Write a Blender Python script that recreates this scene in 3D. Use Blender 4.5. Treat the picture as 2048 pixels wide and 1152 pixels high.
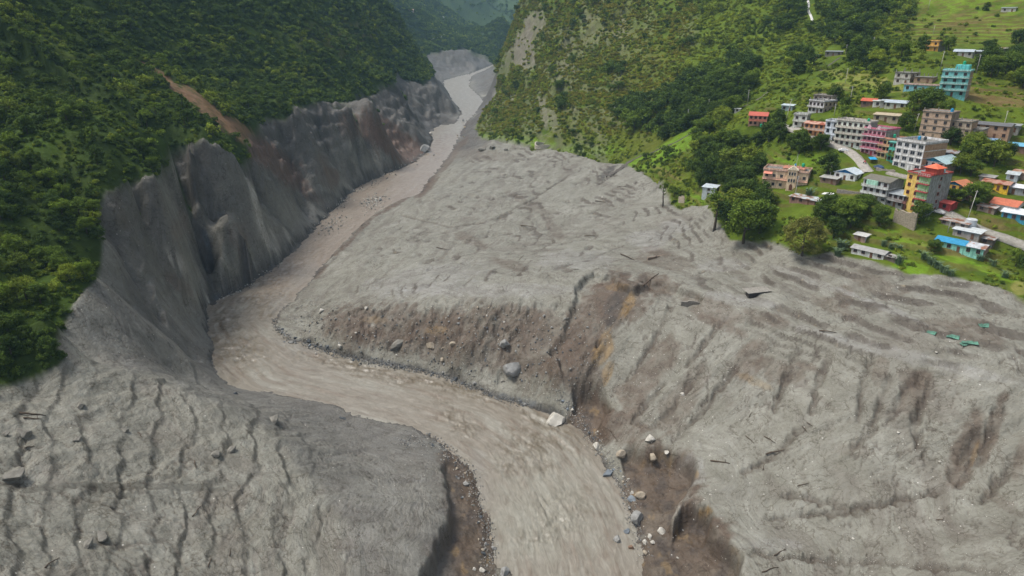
import bpy, math, random
import numpy as np
from mathutils import Vector, Matrix
S = bpy.context.scene
for o in list(bpy.data.objects): bpy.data.objects.remove(o)
R = math.radians
# ------------------------------------------------------------------ camera
CH = 140.0; PITCH = 21.0; FPX = 1365.0
cam_d = bpy.data.cameras.new('camera'); cam = bpy.data.objects.new('camera', cam_d); S.collection.objects.link(cam)
cam.location = (0, 0, CH); cam.rotation_euler = (R(90 - PITCH), 0, 0)
cam_d.sensor_width = 36; cam_d.lens = 36 * FPX / 2048; cam_d.clip_start = 1; cam_d.clip_end = 20000
S.camera = cam
# ------------------------------------------------------------------ world, sun, exposure
SUN_EL, SUN_AZ = 63.0, -82.0            # azimuth from +Y towards +X (degrees): the sun stands to the left, a little ahead
w = bpy.data.worlds.new('World'); S.world = w; w.use_nodes = True
nt = w.node_tree; bg = nt.nodes['Background']
sky = nt.nodes.new('ShaderNodeTexSky'); sky.sky_type = 'NISHITA'; sky.sun_disc = False
sky.sun_elevation = R(SUN_EL); sky.sun_rotation = R(SUN_AZ); sky.dust_density = 3.0; sky.air_density = 1.0; sky.ozone_density = 0.7
hs_ = nt.nodes.new('ShaderNodeHueSaturation'); hs_.inputs['Saturation'].default_value = 0.42      # thin cloud greys the sky light
nt.links.new(sky.outputs[0], hs_.inputs['Color']); nt.links.new(hs_.outputs[0], bg.inputs[0]); bg.inputs[1].default_value = 0.13
sd = bpy.data.lights.new('sun', 'SUN'); sd.energy = 2.2; sd.angle = R(16); sd.color = (1.0, 0.95, 0.87)
sun = bpy.data.objects.new('sun', sd); S.collection.objects.link(sun)
sv = Vector((math.sin(R(SUN_AZ)) * math.cos(R(SUN_EL)), math.cos(R(SUN_AZ)) * math.cos(R(SUN_EL)), math.sin(R(SUN_EL))))
sun.rotation_euler = sv.to_track_quat('Z', 'Y').to_euler(); sun.location = (-300, 100, 500)
S.view_settings.view_transform = 'Standard'; S.view_settings.look = 'None'; S.view_settings.gamma = 1
S.view_settings.exposure = 0.66; S.view_settings.use_curve_mapping = False
S.cycles.max_bounces = 6; S.cycles.transparent_max_bounces = 4; S.cycles.volume_bounces = 1

# ------------------------------------------------------------------ geometry of the view -> plan coordinates of the survey points
cp, sp = math.cos(R(PITCH)), math.sin(R(PITCH))
def ray(px, py):
    u = (px - 1024) / FPX; v = (576 - py) / FPX
    return u, cp + sp * v, sp - cp * v
GR = 0.03                                # gradient of the river bed
def rz(Y): return GR * (Y - 150.0)
def Pz(px, py, z):
    u, f, k = ray(px, py); t = (CH - z) / k; return (u * t, f * t, z)
def Pt(px, py, t):
    u, f, k = ray(px, py); return (u * t, f * t, CH - k * t)
def Pr(px, py):
    u, f, k = ray(px, py); t = (CH + 150 * GR) / (k + GR * f); return (u * t, f * t, rz(f * t))

LEFT = [(1060,1300),(1035,1200),(1020,1152),(986,1124),(988,1092),(982,1037),(960,990),(939,935),(904,907),(869,872),(822,852),(752,840),(697,828),(673,811),
        (619,799),(545,786),(498,780),(459,770),(431,739),(428,700),(418,660),(415,610),(440,597),(490,578),(520,555),(560,530),(600,490),(640,450),
        (665,425),(690,400),(720,372),(770,350),(830,325),(862,300),(866,280),(858,262),(880,250),(913,246),(925,226),(915,212),(898,192),(888,172),(889,161),(915,153),(940,147),(955,140)]
RIGHT = [(1290,1300),(1287,1200),(1285,1152),(1285,1100),(1262,1040),(1255,1000),(1230,960),(1205,930),(1190,890),(1165,862),(1130,850),(1090,828),(1050,810),(985,795),
         (930,770),(880,750),(800,735),(740,725),(690,715),(630,695),(580,680),(548,662),(543,642),(556,622),(590,595),(615,565),(640,537),(670,505),(700,475),(735,440),(770,415),
         (838,387),(855,362),(873,342),(892,318),(905,298),(920,268),(931,246),(950,225),(969,204),(954,189),(936,172),(941,158),(946,149),(968,141)]
Lp = [Pr(*p) for p in LEFT]; Rp = [Pr(*p) for p in RIGHT]
# beyond the last bend the river turns out of view to the right
Lp += [(-40, 1900, rz(1750)), (60, 2150, rz(1900)), (180, 2600, rz(2100))]; Rp += [(20, 1800, rz(1750)), (120, 2080, rz(1900)), (230, 2560, rz(2100))]
Lp = [(-2, 20, rz(20))] + Lp; Rp = [(34, 20, rz(20))] + Rp

pts = []
def densify(line, step=9.0):
    out = []
    for a, b in zip(line[:-1], line[1:]):
        a = np.array(a); b = np.array(b); L = np.hypot(*(b - a)[:2]); n = max(1, int(L / (step if a[1] < 700 else 3 * step)))
        for i in range(n): out.append(tuple(a + (b - a) * i / n))
    out.append(tuple(line[-1])); return out
pts += densify(Lp); pts += densify(Rp)
def zline(*a): pts.extend(densify([Pz(*p) for p in a]))
def zp(*a): pts.extend([Pz(*p) for p in a])
def tp(*a): pts.extend([Pt(*p) for p in a])
# right bank: rim of the mud terrace
zline((640,600,8),(700,592,15),(760,600,20),(850,605,25),(950,605,28),(1050,595,32),(1150,570,37),(1200,550,40),(1255,560,42),(1330,572,42),(1420,592,43))
zp((720,520,17),(800,470,20),(860,392,22),(905,342,25),(945,307,28),(967,294,31),(660,560,9),(610,630,6),(640,660,10),(700,670,12),(600,660,5))
zp((1000,292,33),(1050,292,37),(1100,300,40),(1150,306,42),(1200,322,45),(1260,335,48),(900,400,24),(1000,380,29),(1100,400,34),(1200,420,38),(1300,430,43),(1380,455,48),(1330,385,48),(1420,425,52))
zp((760,520,18),(850,500,22),(950,500,26),(1050,500,31),(1150,500,35),(1250,515,39),(1350,515,43),(1450,500,48),(1550,510,53),(1600,522,54),(1500,560,46),(1600,590,48))
# the bench below the village and the slope under it
zline((1420,592,43),(1550,640,43.5),(1700,692,44),(1850,735,44),(2048,785,44),(2200,830,44))
zline((1450,575,45),(1570,622,45.5),(1720,672,46),(1850,710,46.5),(2048,750,47))
zp((1700,600,50),(1850,630,51),(2000,680,51),(1750,560,54),(1900,590,54),(2048,640,54))
zp((1300,700,27),(1200,700,24),(1400,720,30),(1500,850,21),(1400,800,21),(1600,760,33),(1800,820,35),(1950,850,36),(2048,880,36),(1700,1000,19),(1850,950,25),(2000,960,29),(2048,1152,27),(1700,1120,14),(1850,1120,20),
   (1600,900,22),(1500,960,15),(1250,800,14),(1330,830,15),(1120,740,18),(1030,700,17),(930,690,17),(830,670,15),(1550,1060,13),(1200,820,9),(2200,1000,36),(2200,1300,30),(1600,1300,9))
zp((1262,893,9),(1340,897,12),(1396,945,13.5),(1345,1035,8),(1420,1022,12.5),(1475,1105,12),(1500,1230,12),(1300,960,8.5),(1370,1060,9),(1320,1110,6),(1205,790,12),(1205,850,9),(1190,545,40),(1262,562,41))
# left foreground hump
zline((60,668,57),(118,683,53),(170,714,48),(267,742,43),(360,776,38),(442,812,33),(524,863,27),(570,889,24),(642,965,19.5),(720,985,16))
zp((0,780,53),(60,780,50),(0,950,46),(0,1152,40),(150,900,43),(300,850,37),(300,950,34),(450,930,28),(500,1000,24),(300,1152,28),(600,1152,17.5),(700,1080,16),(-150,1300,46),(-200,900,58),(300,1350,24),(700,1350,14))
zp((560,820,14),(640,860,11),(700,890,10),(760,910,9),(500,810,18),(660,920,16),(780,970,12),(760,870,4.5),(830,890,5))
zline((800,880,5.2),(850,905,6.5),(885,940,8),(902,1000,9),(897,1050,10),(880,1080,11),(862,1110,11.5),(845,1152,12),(830,1250,13))
zp((915,925,3),(932,970,3.4),(945,1020,3.4),(950,1070,3.6),(940,1120,4.6),(935,1152,5),(950,1000,1.6),(970,1080,1),(965,1130,1.4))
# left cliff
zp((195,560,60),(205,480,66),(150,620,58),(100,640,62),(260,375,76),(215,400,74),(310,360,76),(345,310,80),(375,290,82),(410,292,80),(465,330,68),(497,300,70),(520,250,80),(590,215,84),(640,208,80),(700,206,78),(740,190,82),(790,162,82))
zp((300,500,48),(330,600,32),(350,680,22),(300,650,34),(250,600,45),(400,500,30),(385,440,42),(450,430,46),(440,520,25),(500,480,32),(520,400,42),(470,360,60),(560,450,25),(230,690,46),(330,740,28),(400,770,20),(280,440,60),(340,400,62),(400,380,58))
zp((560,300,58),(600,350,38),(650,300,48),(600,420,22),(700,280,45),(740,300,35),(680,350,26),(760,240,52),(820,250,40),(790,300,26),(840,280,26))
tp((870,168,950),(886,167,1120),(905,202,1010),(850,200,900),(820,215,820),(880,225,930),(800,180,860))
tp((850,107,1580),(900,103,1620),(940,101,1700),(880,130,1500),(930,125,1600),(960,110,1600),(985,130,1400),(992,160,1230),(965,160,1330),(998,185,1130),(985,185,1150))
# right mountain
zp((960,262,36),(985,280,40))
tp((975,225,930),(985,205,960),(1000,170,950),(1003,130,960),(1020,90,960),(1032,40,970),(1048,0,980),(1060,-60,1000))
tp((1010,240,740),(1050,240,690),(1050,120,830),(1100,150,740),(1100,240,630),(1100,0,900),(1200,0,820),(1200,150,690),(1200,250,580),(1300,300,500),(1300,200,560),(1300,100,650),(1400,0,700),(1400,150,580),(1400,250,460),
   (1500,235,385),(1500,150,480),(1600,150,460),(1600,0,610),(1600,230,362),(1600,250,345),(1700,300,320),(1580,372,312),(1500,300,380),(1440,385,335),(1380,340,400),(1700,200,385),(1750,100,470),
   (1830,425,273),(1900,190,330),(1860,100,400),(1850,0,540),(2040,0,500),(1990,300,300),(1800,330,300),(2040,420,262),(2040,300,300),(2040,150,370),(1950,500,250),(1700,430,280),(1640,440,285))
zp((1750,512,59),(1900,548,58),(2048,585,57),(2200,620,58),(1650,505,57),(1820,480,63),(2048,510,62))
tp((2200,0,470),(2200,300,290),(2400,400,240),(2400,100,380))
# left mountain
tp((0,600,210),(0,450,240),(0,300,290),(0,150,335),(0,0,385),(150,400,275),(100,520,235),(200,200,375),(200,0,480),(280,280,350),(400,200,470),(400,150,500),(400,0,600),(500,150,570),(600,100,650),(600,0,720),(700,0,850),(700,120,760),
   (760,0,1000),(750,100,900),(820,85,1050),(860,150,1080),(800,50,1080),(-200,600,190),(-200,200,290),(-200,0,340),(-500,300,240))
tp((810,0,1750),(860,40,1900),(900,60,2050),(930,85,1900),(880,80,1780),(850,90,1700),(950,30,2600),(985,50,2700),(980,90,2100),(960,0,2900),
   (1000,90,1900),(1005,60,1900),(1010,30,2000))
tp((930,0,5200),(1000,5,5000),(1030,20,4500),(1000,40,3800))
pts += [(-700,300,480),(-600,0,400),(-700,800,500),(-700,1500,520),(-900,2500,560),(-500,1200,420),(-600,3500,600),(-1500,1000,560),(-2500,3000,600),(-300,6000,650),(600,6000,650),(2000,5000,620),
        (200,1100,330),(120,1300,210),(300,1600,400),(500,1100,420),(600,700,400),(800,400,420),(500,200,200),(400,0,130),(400,400,235),(900,1500,520),(1500,800,560),(700,2500,560),(350,2300,330),(1500,3000,600),
        (60,1500,130),(80,1750,150),(-60,-40,8),(120,-40,30),(-250,-40,110),(250,60,60),(2500,3000,600),(-250,3000,420),(120,3000,200),(0,4000,330)]
P = np.array(pts, dtype=float)
# drop near-duplicates
keep = []
for i, p in enumerate(P):
    if all((p[0]-P[j][0])**2 + (p[1]-P[j][1])**2 > 2.0**2 for j in keep): keep.append(i)
P = P[keep]
def solve_rbf(P, c=2.5):
    d = np.sqrt((P[:,None,0]-P[None,:,0])**2 + (P[:,None,1]-P[None,:,1])**2 + c*c)
    n = len(P); A = np.zeros((n+3, n+3)); A[:n,:n] = -d; A[np.arange(n), np.arange(n)] += 0.0
    Q = np.c_[np.ones(n), P[:,0]/1000, P[:,1]/1000]; A[:n,n:] = Q; A[n:,:n] = Q.T
    s = np.linalg.solve(A, np.r_[P[:,2], 0, 0, 0]); return s
sol = solve_rbf(P)
def eval_rbf(X, Y, c=2.5):
    sh = X.shape; X = X.ravel().astype(np.float32); Y = Y.ravel().astype(np.float32); out = np.empty(len(X)); n = len(P)
    wts = sol[:n].astype(np.float32); px = P[:,0].astype(np.float32); py = P[:,1].astype(np.float32)
    for i in range(0, len(X), 20000):
        x = X[i:i+20000, None]; y = Y[i:i+20000, None]
        out[i:i+20000] = -(np.sqrt((x-px)**2 + (y-py)**2 + c*c) * wts).sum(1)
    return (out + sol[n] + sol[n+1]*X/1000 + sol[n+2]*Y/1000).reshape(sh)

# ------------------------------------------------------------------ noise
rng = np.random.RandomState(7)
_perm = rng.permutation(1024); _perm = np.r_[_perm, _perm]
_ga = rng.rand(1024) * 2 * np.pi; _gx, _gy = np.cos(_ga), np.sin(_ga)
def pn(x, y):
    xi = np.floor(x).astype(np.int64); yi = np.floor(y).astype(np.int64); xf = x - xi; yf = y - yi
    u = xf*xf*xf*(xf*(xf*6-15)+10); v = yf*yf*yf*(yf*(yf*6-15)+10)
    def g(a, b):
        h = _perm[(_perm[a & 1023] + b) & 1023]; return _gx[h], _gy[h]
    a, b = g(xi, yi); n00 = a*xf + b*yf
    a, b = g(xi+1, yi); n10 = a*(xf-1) + b*yf
    a, b = g(xi, yi+1); n01 = a*xf + b*(yf-1)
    a, b = g(xi+1, yi+1); n11 = a*(xf-1) + b*(yf-1)
    return 1.5 * ((n00*(1-u)+n10*u)*(1-v) + (n01*(1-u)+n11*u)*v)
def fbm(x, y, n=4, s=0.0, gain=0.5):
    o = 0; a = 1.0; tot = 0
    for i in range(n):
        o = o + a * pn(x + s + 17.3*i, y - s + 9.1*i); tot += a; a *= gain; x = x*2.03; y = y*2.03
    return o / tot
def ridged(x, y, n=3, s=0.0):
    o = 0; a = 1.0; tot = 0
    for i in range(n):
        o = o + a * (1 - np.abs(pn(x + s + 31.7*i, y + s - 5.3*i))*1.6); tot += a; a *= 0.5; x = x*2.1; y = y*2.1
    return o / tot
def sstep(a, b, x):
    t = np.clip((x - a) / (b - a), 0, 1); return t*t*(3-2*t)

# ------------------------------------------------------------------ polar terrain grid around the view point
NA = 1200
az = np.linspace(R(-57), R(57), NA)
rr = [62.0]
while rr[-1] < 8000:
    r = rr[-1]; rr.append(r * (1 + (0.007 if r < 120 else 0.0034 if r < 250 else 0.0021 if r < 640 else 0.0036 if r < 1000 else 0.0065 if r < 1900 else 0.02)))
rr = np.array(rr); NR = len(rr)
# coarse evaluation, then bilinear
ca = np.linspace(az[0], az[-1], 420); ci = np.linspace(0, NR-1, 300); cr = np.interp(ci, np.arange(NR), rr)
CR, CA = np.meshgrid(cr, ca, indexing='ij')
Zc = eval_rbf(CR*np.sin(CA), CR*np.cos(CA))
# centre line of the river, distance along and across
cl = []
A_ = np.array(densify(Lp, 6))[:, :2]; B_ = np.array(densify(Rp, 6))[:, :2]
na = 90
def resamp(L, n):
    d = np.r_[0, np.cumsum(np.hypot(*np.diff(L, axis=0).T))]; q = np.linspace(0, d[-1], n); return np.c_[np.interp(q, d, L[:,0]), np.interp(q, d, L[:,1])]
CL = 0.5 * (resamp(A_, na) + resamp(B_, na))
CLd = np.r_[0, np.cumsum(np.hypot(*np.diff(CL, axis=0).T))]
def seg_near(X, Y, L):
    best = np.full(X.shape, 1e18); S_ = np.zeros(X.shape); side = np.zeros(X.shape)
    d0 = 0.0
    for a, b in zip(L[:-1], L[1:]):
        ab = b - a; l2 = ab @ ab + 1e-9; t = np.clip(((X-a[0])*ab[0] + (Y-a[1])*ab[1]) / l2, 0, 1)
        dx = X - a[0] - t*ab[0]; dy = Y - a[1] - t*ab[1]; d = dx*dx + dy*dy; m = d < best
        best = np.where(m, d, best); S_ = np.where(m, d0 + t*math.sqrt(l2), S_); side = np.where(m, np.sign(ab[0]*dy - ab[1]*dx), side)
        d0 += math.sqrt(l2)
    return np.sqrt(best), S_, side
def in_poly(X, Y, poly):
    poly = np.asarray(poly); inside = np.zeros(X.shape, bool); n = len(poly)
    for i in range(n):
        x1, y1 = poly[i][:2]; x2, y2 = poly[(i+1) % n][:2]
        if y1 == y2: continue
        c = ((y1 > Y) != (y2 > Y)) & (X < (x2-x1)*(Y-y1)/(y2-y1) + x1); inside ^= c
    return inside
rpoly = np.r_[A_, B_[::-1]]
def up(Z):
    fi = np.arange(NR) / (NR-1) * (len(ci)-1); i0 = np.minimum(fi.astype(int), len(ci)-2); fi = (fi - i0)[:, None]
    fa = np.arange(NA) / (NA-1) * (len(ca)-1); a0 = np.minimum(fa.astype(int), len(ca)-2); fa = (fa - a0)[None, :]
    Zr = Z[i0] * (1-fi) + Z[i0+1] * fi
    return Zr[:, a0] * (1-fa) + Zr[:, a0+1] * fa
RR, AA = np.meshgrid(rr, az, indexing='ij'); X = RR*np.sin(AA); Y = RR*np.cos(AA)
Z = up(Zc)
CX, CY = CR*np.sin(CA), CR*np.cos(CA)
dRivC, _, _ = seg_near(CX, CY, np.r_[A_[::2]]); dRivC2, _, _ = seg_near(CX, CY, np.r_[B_[::2]])
insC = in_poly(CX, CY, rpoly)
sdC = np.minimum(dRivC, dRivC2) * np.where(insC, -1, 1)
dcl, scl, side = seg_near(CX, CY, CL)
sd = up(sdC) + (2.6*fbm(X/10, Y/10, 3, 501.) + 1.1*fbm(X/2.8, Y/2.8, 3, 503.))*np.clip(RR/300, .7, 2)                                   # signed distance to the shore, + on land
Sx = up(scl); Dx = up(dcl)
RZ = rz(Y) if not callable(Y) else 0
RZ = np.where(Y > 1500, rz(1500) + 0.02*(Y-1500), RZ)
riv_c = RZ
# screen position of every ground point (survey photo) and visibility
def project(X, Y, Z):
    zz = Z - CH; depth = Y*cp - zz*sp; upc = Y*sp + zz*cp
    return 1024 + FPX*X/depth, 576 - FPX*upc/depth, depth
U0, V0, T0 = project(X, Y, Z)

def blob(cx, cy, rx, ry, ang=0, wob=0.35, seed=0, U=None, V=None):
    """soft patch on the ground, laid out from the survey photo"""
    U = U0 if U is None else U; V = V0 if V is None else V
    ca_, sa_ = math.cos(R(ang)), math.sin(R(ang)); dx = U - cx; dy = V - cy
    m = (np.abs(dx) < 2.2*max(rx, ry)) & (np.abs(dy) < 2.2*max(rx, ry)); out = np.zeros(U.shape)
    dx = dx[m]; dy = dy[m]; a = (dx*ca_ + dy*sa_)/rx; b = (-dx*sa_ + dy*ca_)/ry
    n = .55*fbm(X[m]/8 + seed, Y[m]/8, 4, seed) + .6*fbm(Sx[m]/2.6, Dx[m]/11, 3, seed)
    out[m] = sstep(1.12, 0.78, np.sqrt(a*a + b*b) + wob*2.4*n)*(.62 + .38*sstep(-.25, .2, fbm(X[m]/3, Y[m]/3, 3, seed))); return out
# ---- zones
MUD_L = [(-60,790),(0,777),(70,752),(135,712),(110,690),(120,668),(150,605),(195,560),(207,480),(200,420),(215,392),(260,376),(310,362),(340,318),(375,290),(410,290),(438,318),(465,332),(492,335),(500,300),(498,275),
         (530,245),(575,245),(590,215),(640,203),(700,205),(740,190),(788,166),(790,150),(820,158),(850,165),(865,150),(862,130),(848,107),(900,100),(935,98),(952,112),(965,106),(975,115),(988,130),(1000,165),(992,195),(960,235),
         (952,255),(962,275),(1000,284),(1070,296),(1150,304),(1200,322),(1250,327),(1290,347),(1330,377),(1342,402),(1365,417),(1385,412),(1420,410),(1435,440),(1460,478),(1540,482),(1570,492),(1620,512),(1660,502),
         (1700,512),(1790,532),(1812,547),(1870,550),(1915,553),(2000,577),(2048,597),(2300,660),(2600,1500),(-600,1500),(-600,900)]
wx = 9*fbm(X/14, Y/14, 4, 3.0); wy = 9*fbm(X/14, Y/14, 4, 60.0)
mud = in_poly(U0 + wx, V0 + wy*0.7, MUD_L).astype(float)
vmax = np.maximum.accumulate(np.r_[np.full((1, NA), -9e9), ((Z - CH)/RR)[:-1]], axis=0)
vis = ((Z - CH)/RR) >= vmax - 0.004
hgt = Z - riv_c
mud = np.where(vis, mud, (hgt < 32).astype(float)); mud = np.where(Y > 1900, 0.0, mud)
def blurg(M, n=1):
    for _ in range(n):
        M = (np.roll(M, 1, 0) + M*2 + np.roll(M, -1, 0))/4; M = (np.roll(M, 1, 1) + M*2 + np.roll(M, -1, 1))/4
    return M
mud = blurg(mud, 1)
green = 1 - mud
onleft = (sd > 0) & (X < np.interp(Y, CL[:,1][np.argsort(CL[:,1])], CL[:,0][np.argsort(CL[:,1])]))
onleft = onleft.astype(float)
# ---- relief
def farcl(Z, Sx, sd, RR, mud):
    return mud*sstep(4, 20, sd)*sstep(240, 340, RR)*(2.6*fbm(Sx/7, Z/6, 5, 161.) + 2.2*(ridged((Sx+.6*Z)/14, Z/12, 3, 163.) - .6))
gz = np.zeros_like(Z)
slope = np.hypot(np.gradient(Z, axis=0)/np.gradient(RR, axis=0), np.gradient(Z, axis=1)/(RR*(az[1]-az[0])))
big = sstep(15, 90, sd)
vside = (1-onleft)*sstep(1250, 1450, U0)*sstep(900, 650, RR)
RDG = ridged((Sx + .35*Dx)/85 + 0.3*fbm(X/80, Y/80, 2), Dx/420, 2, 2.)
gz += green * big * (14*fbm(X/120, Y/120, 4, 5.) + (11 + 12*onleft)*(RDG - 0.6) + 5*onleft*(ridged((Sx + .35*Dx)/27 + 0.3*fbm(X/40, Y/40, 2), Dx/160, 2, 6.) - .6)) * sstep(200, 340, RR) * (1 - 0.93*vside)
gz += green * 2.2*fbm(X/16, Y/16, 4, 11.) * (0.35 + 0.65*sstep(0.3, 0.7, slope))
# gorge cliffs: buttresses and gullies run from the rim down to the water
cliff = onleft * mud * sstep(215, 330, Y + 0.35*np.minimum(X+120, 0)*-1) * sstep(2, 25, sd)
cwp = 0.35*fbm(X/30, Y/30, 4, 8.)
gz += cliff * (7.0*(ridged(Sx/60 + cwp, Dx/300, 2, 3.) - 0.62) + 4.5*(ridged(Sx/21 + cwp*1.6, Z/40 + 2*cwp, 3, 9.)-0.6) + 2.0*(ridged(Sx/8 + cwp*3, Z/13, 3, 12.) - .6) + 3.0*fbm(X/13, Y/13, 4, 4.) + 4.2*fbm(Sx/26, Z/20 + Dx/60, 3, 44.))
gz += mud * (1-cliff) * sstep(560, 760, RR) * sstep(3, 25, sd) * (7*(ridged(Sx/40 + cwp, Dx/160, 3, 33.) - .6) + 3*fbm(X/14, Y/14, 4, 34.))
# rest of the mud: rills that run down to the river and soft humps
rb = mud * (1-cliff)
stp = sstep(0.30, 0.6, slope)
face = (1-onleft) * mud * sstep(1180, 1080, U0) * sstep(585, 615, V0) * sstep(560, 640, U0) * sstep(1, 8, sd)        # broken face under the terrace rim
gz += rb * sstep(0, 14, sd) * ((0.15 + 1.0*stp) * (ridged(Sx/6.5 + 0.6*fbm(X/22, Y/22, 4, 14.), Dx/40, 3, 21.) - 0.62) + 1.2*fbm(X/24, Y/24, 4, 31.)*(.4+.6*stp))
gz += face * (2.8*(ridged(Sx/7 + .4*fbm(X/9, Y/9, 3), Dx/16, 3, 23.) - .6) + 1.5*fbm(X/3.5, Y/3.5, 4, 24.))
# flow lines on the flat mud: long low lobes along the valley; rills: thin cuts running down to the river
wf = fbm(X/40, Y/40, 4, 141.)
lob = ridged(Sx/70 + 0.8*wf, Dx/9 + 1.6*wf, 4, 143.)
gz += rb * (1-stp) * 0.55 * (lob - .6) * sstep(4, 20, sd)
rl = np.abs(pn(Sx/13 + 0.9*fbm(X/18, Y/18, 4, 145.), Dx/75 + 7)); rl2 = np.abs(pn(Sx/34 + 0.8*fbm(X/14, Y/14, 4, 146.), Dx/60 + 3)); rl3 = np.abs(pn(X/26 + 0.7*fbm(X/12, Y/12, 4, 147.), Y/20 + .7*fbm(X/12, Y/12, 4, 148.)))
RILL = np.maximum(sstep(0.045, 0.0, rl)*(.3+.7*stp), np.maximum(sstep(0.02, 0.0, rl2), .7*sstep(0.022, 0.0, rl3))) * rb * sstep(3, 10, sd) * sstep(-.25, .1, fbm(X/30, Y/30, 3, 149.)) * sstep(560, 420, RR)
RILL2 = sstep(0.06, 0.0, np.abs(pn(Sx/24 + cwp*2.2, Dx/160 + 5))) * cliff
gz -= RILL*0.55 + RILL2*1.8
def line_feature(line, h, wdt, jit=.25, sharp=1.0, rise=.12):
    L_ = []
    for p in line:
        u, f, k = ray(*p); hy = math.hypot(u, f); j = int(np.clip((math.atan2(u, f)-az[0])/(az[-1]-az[0])*(NA-1), 0, NA-1)); g = Z[:, j] - (CH - k/hy*rr); m_ = np.nonzero(g >= 0)[0]; i = m_[0] if len(m_) else NR-1; L_.append((u/hy*rr[i], f/hy*rr[i]))
    L_ = np.array(L_); x0, y0 = L_.min(0) - 3*wdt; x1_, y1_ = L_.max(0) + 3*wdt; m_ = (X > x0) & (X < x1_) & (Y > y0) & (Y < y1_); out = np.zeros_like(Z)
    d, s_, _ = seg_near(X[m_] + wdt*jit*2*fbm(X[m_]/(wdt*1.6), Y[m_]/(wdt*1.6), 3, 3.), Y[m_] + wdt*jit*2*fbm(X[m_]/(wdt*1.6), Y[m_]/(wdt*1.6), 3, 8.), L_)
    tot = np.hypot(*np.diff(L_, axis=0).T).sum(); out[m_] = np.clip(1 - d/wdt, 0, 1)**sharp*sstep(-.01, rise, s_/tot)*sstep(1.01, .9, s_/tot); return out*h
SP = np.zeros_like(Z); GU = np.zeros_like(Z)
for ln_, h_, w_ in [([(378,296),(430,325),(475,385),(505,450),(530,530)],13,17),([(290,380),(320,430),(345,500),(385,590)],8,13),([(592,222),(620,290),(640,360),(645,425)],10,17),([(690,225),(690,300),(690,360)],8,11),([(750,205),(800,250),(856,292)],9,16),([(830,175),(890,205),(916,225)],9,18),([(150,650),(240,660),(330,700),(400,740)],5,10)]: SP = np.maximum(SP, line_feature(ln_, h_*.9, w_*1.35, rise=.45))
for ln_, h_, w_ in [([(345,325),(375,400),(395,460),(410,520),(428,598)],12,10),([(205,415),(240,490),(275,560),(330,625)],8,9),([(440,395),(452,470),(475,565)],7,9),([(490,325),(540,400),(590,475)],8,10),([(575,260),(590,340),(612,430)],6,9),([(700,215),(712,270),(722,350)],9,9),([(790,180),(830,230),(866,268)],7,10),([(250,560),(320,640),(400,720)],5,7)]: GU = np.maximum(GU, line_feature(ln_, h_, w_))
gz += (SP - GU)*mud*sstep(1, 14, sd) + onleft*farcl(Z, Sx, sd, RR, mud)
ML = np.zeros_like(Z)
for ln_ in [[(1600,690),(1570,760),(1545,830)],[(1660,705),(1640,760),(1618,835)],[(1745,705),(1722,790),(1715,850)],[(1965,850),(1930,905),(1895,965)],[(2010,800),(1965,900),(1912,980)],[(1912,975),(1800,1000),(1700,1022),(1600,1030),(1520,1040)],[(1480,1108),(1600,1114),(1750,1122),(2048,1150)],[(1785,742),(1765,800),(1742,862),(1700,905)],
        [(1405,740),(1355,800),(1300,862)],[(1222,655),(1165,720),(1120,775)],[(1335,760),(1292,810),(1262,852)],[(1505,700),(1445,770),(1380,850),(1340,890)],[(1845,745),(1805,790),(1780,840)],[(1890,960),(1840,900),(1830,840),(1860,770)],[(1620,840),(1560,900),(1480,950)],[(1145,345),(1062,400),(985,440)],[(1262,322),(1222,352),(1190,375)],[(985,440),(900,455),(800,430)],
        [(1350,600),(1310,680),(1270,740)],[(1260,620),(1210,700),(1170,770)],[(1450,640),(1400,700),(1370,740)],[(2048,900),(2000,960),(1960,1010)],[(1700,1020),(1640,1000),(1560,990)],[(560,600),(620,560),(680,510)]]: ML = np.maximum(ML, line_feature(ln_, 1.0, 1.7, .6))
ML *= .45 + .55*sstep(-.35, .1, fbm(X/9, Y/9, 3, 195.)); gz -= ML*1.5*mud
SCA = np.zeros_like(Z)
for ln_ in [[(655,530),(690,490),(735,447),(775,418),(838,392)]]: SCA = np.maximum(SCA, line_feature(ln_, 1.0, 9.0, .25))
gz += SCA*2.4*mud*sstep(0, 3, sd)
# buried field terraces: treads and short risers follow the contour lines
def terrace(z0, h, riser, warp, tread=.15, mask=False):
    q = (z0 + warp)/h; fq = np.floor(q); fr = q - fq; s = sstep(1-riser, 1, fr)
    v = h*(fq + np.where(fr < 1-riser, tread*fr/(1-riser), tread + (1-tread)*s)) - warp - z0
    return (v, sstep(1-riser*1.5, 1-riser*.7, fr)) if mask else v
RIS = np.zeros_like(Z)
gz += cliff * .5 * terrace(Z + .15*Sx, 11.0, 0.5, 7*fbm(X/24, Y/24, 3, 48.), .1)
hump = (1-green) * (sstep(780, 560, U0) * sstep(690, 770, V0)) * onleft
hm = hump * sstep(6, 26, sd) * sstep(11, 18, Z)
FU = -62*X/(Y*cp + (CH - Z)*sp) + 0.10*(Z-30)
hwarp = 2.6*fbm(X/26, Y/26, 3, 51.) + 1.2*fbm(X/6, Y/6, 4, 5.) - 0.5
tv, tm = terrace(FU, 3.3, 0.15, hwarp, .2, True); ta = (.35 + .65*sstep(-0.3, 0.2, fbm(X/10, Y/10, 4, 55.))) * sstep(-30, -62, X)
gz += hm * tv * 0.42 * ta; RIS = np.maximum(RIS, hm*tm*ta)
gz += hm * tm * ta * 0.6*fbm(X/1.6, Y/1.6, 3, 57.)
gz += hm * 0.8 * (ridged(X/7, Y/7, 4, 58.) - 0.62)*sstep(-0.1, 0.4, fbm(X/16, Y/16, 3, 59.))
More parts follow.
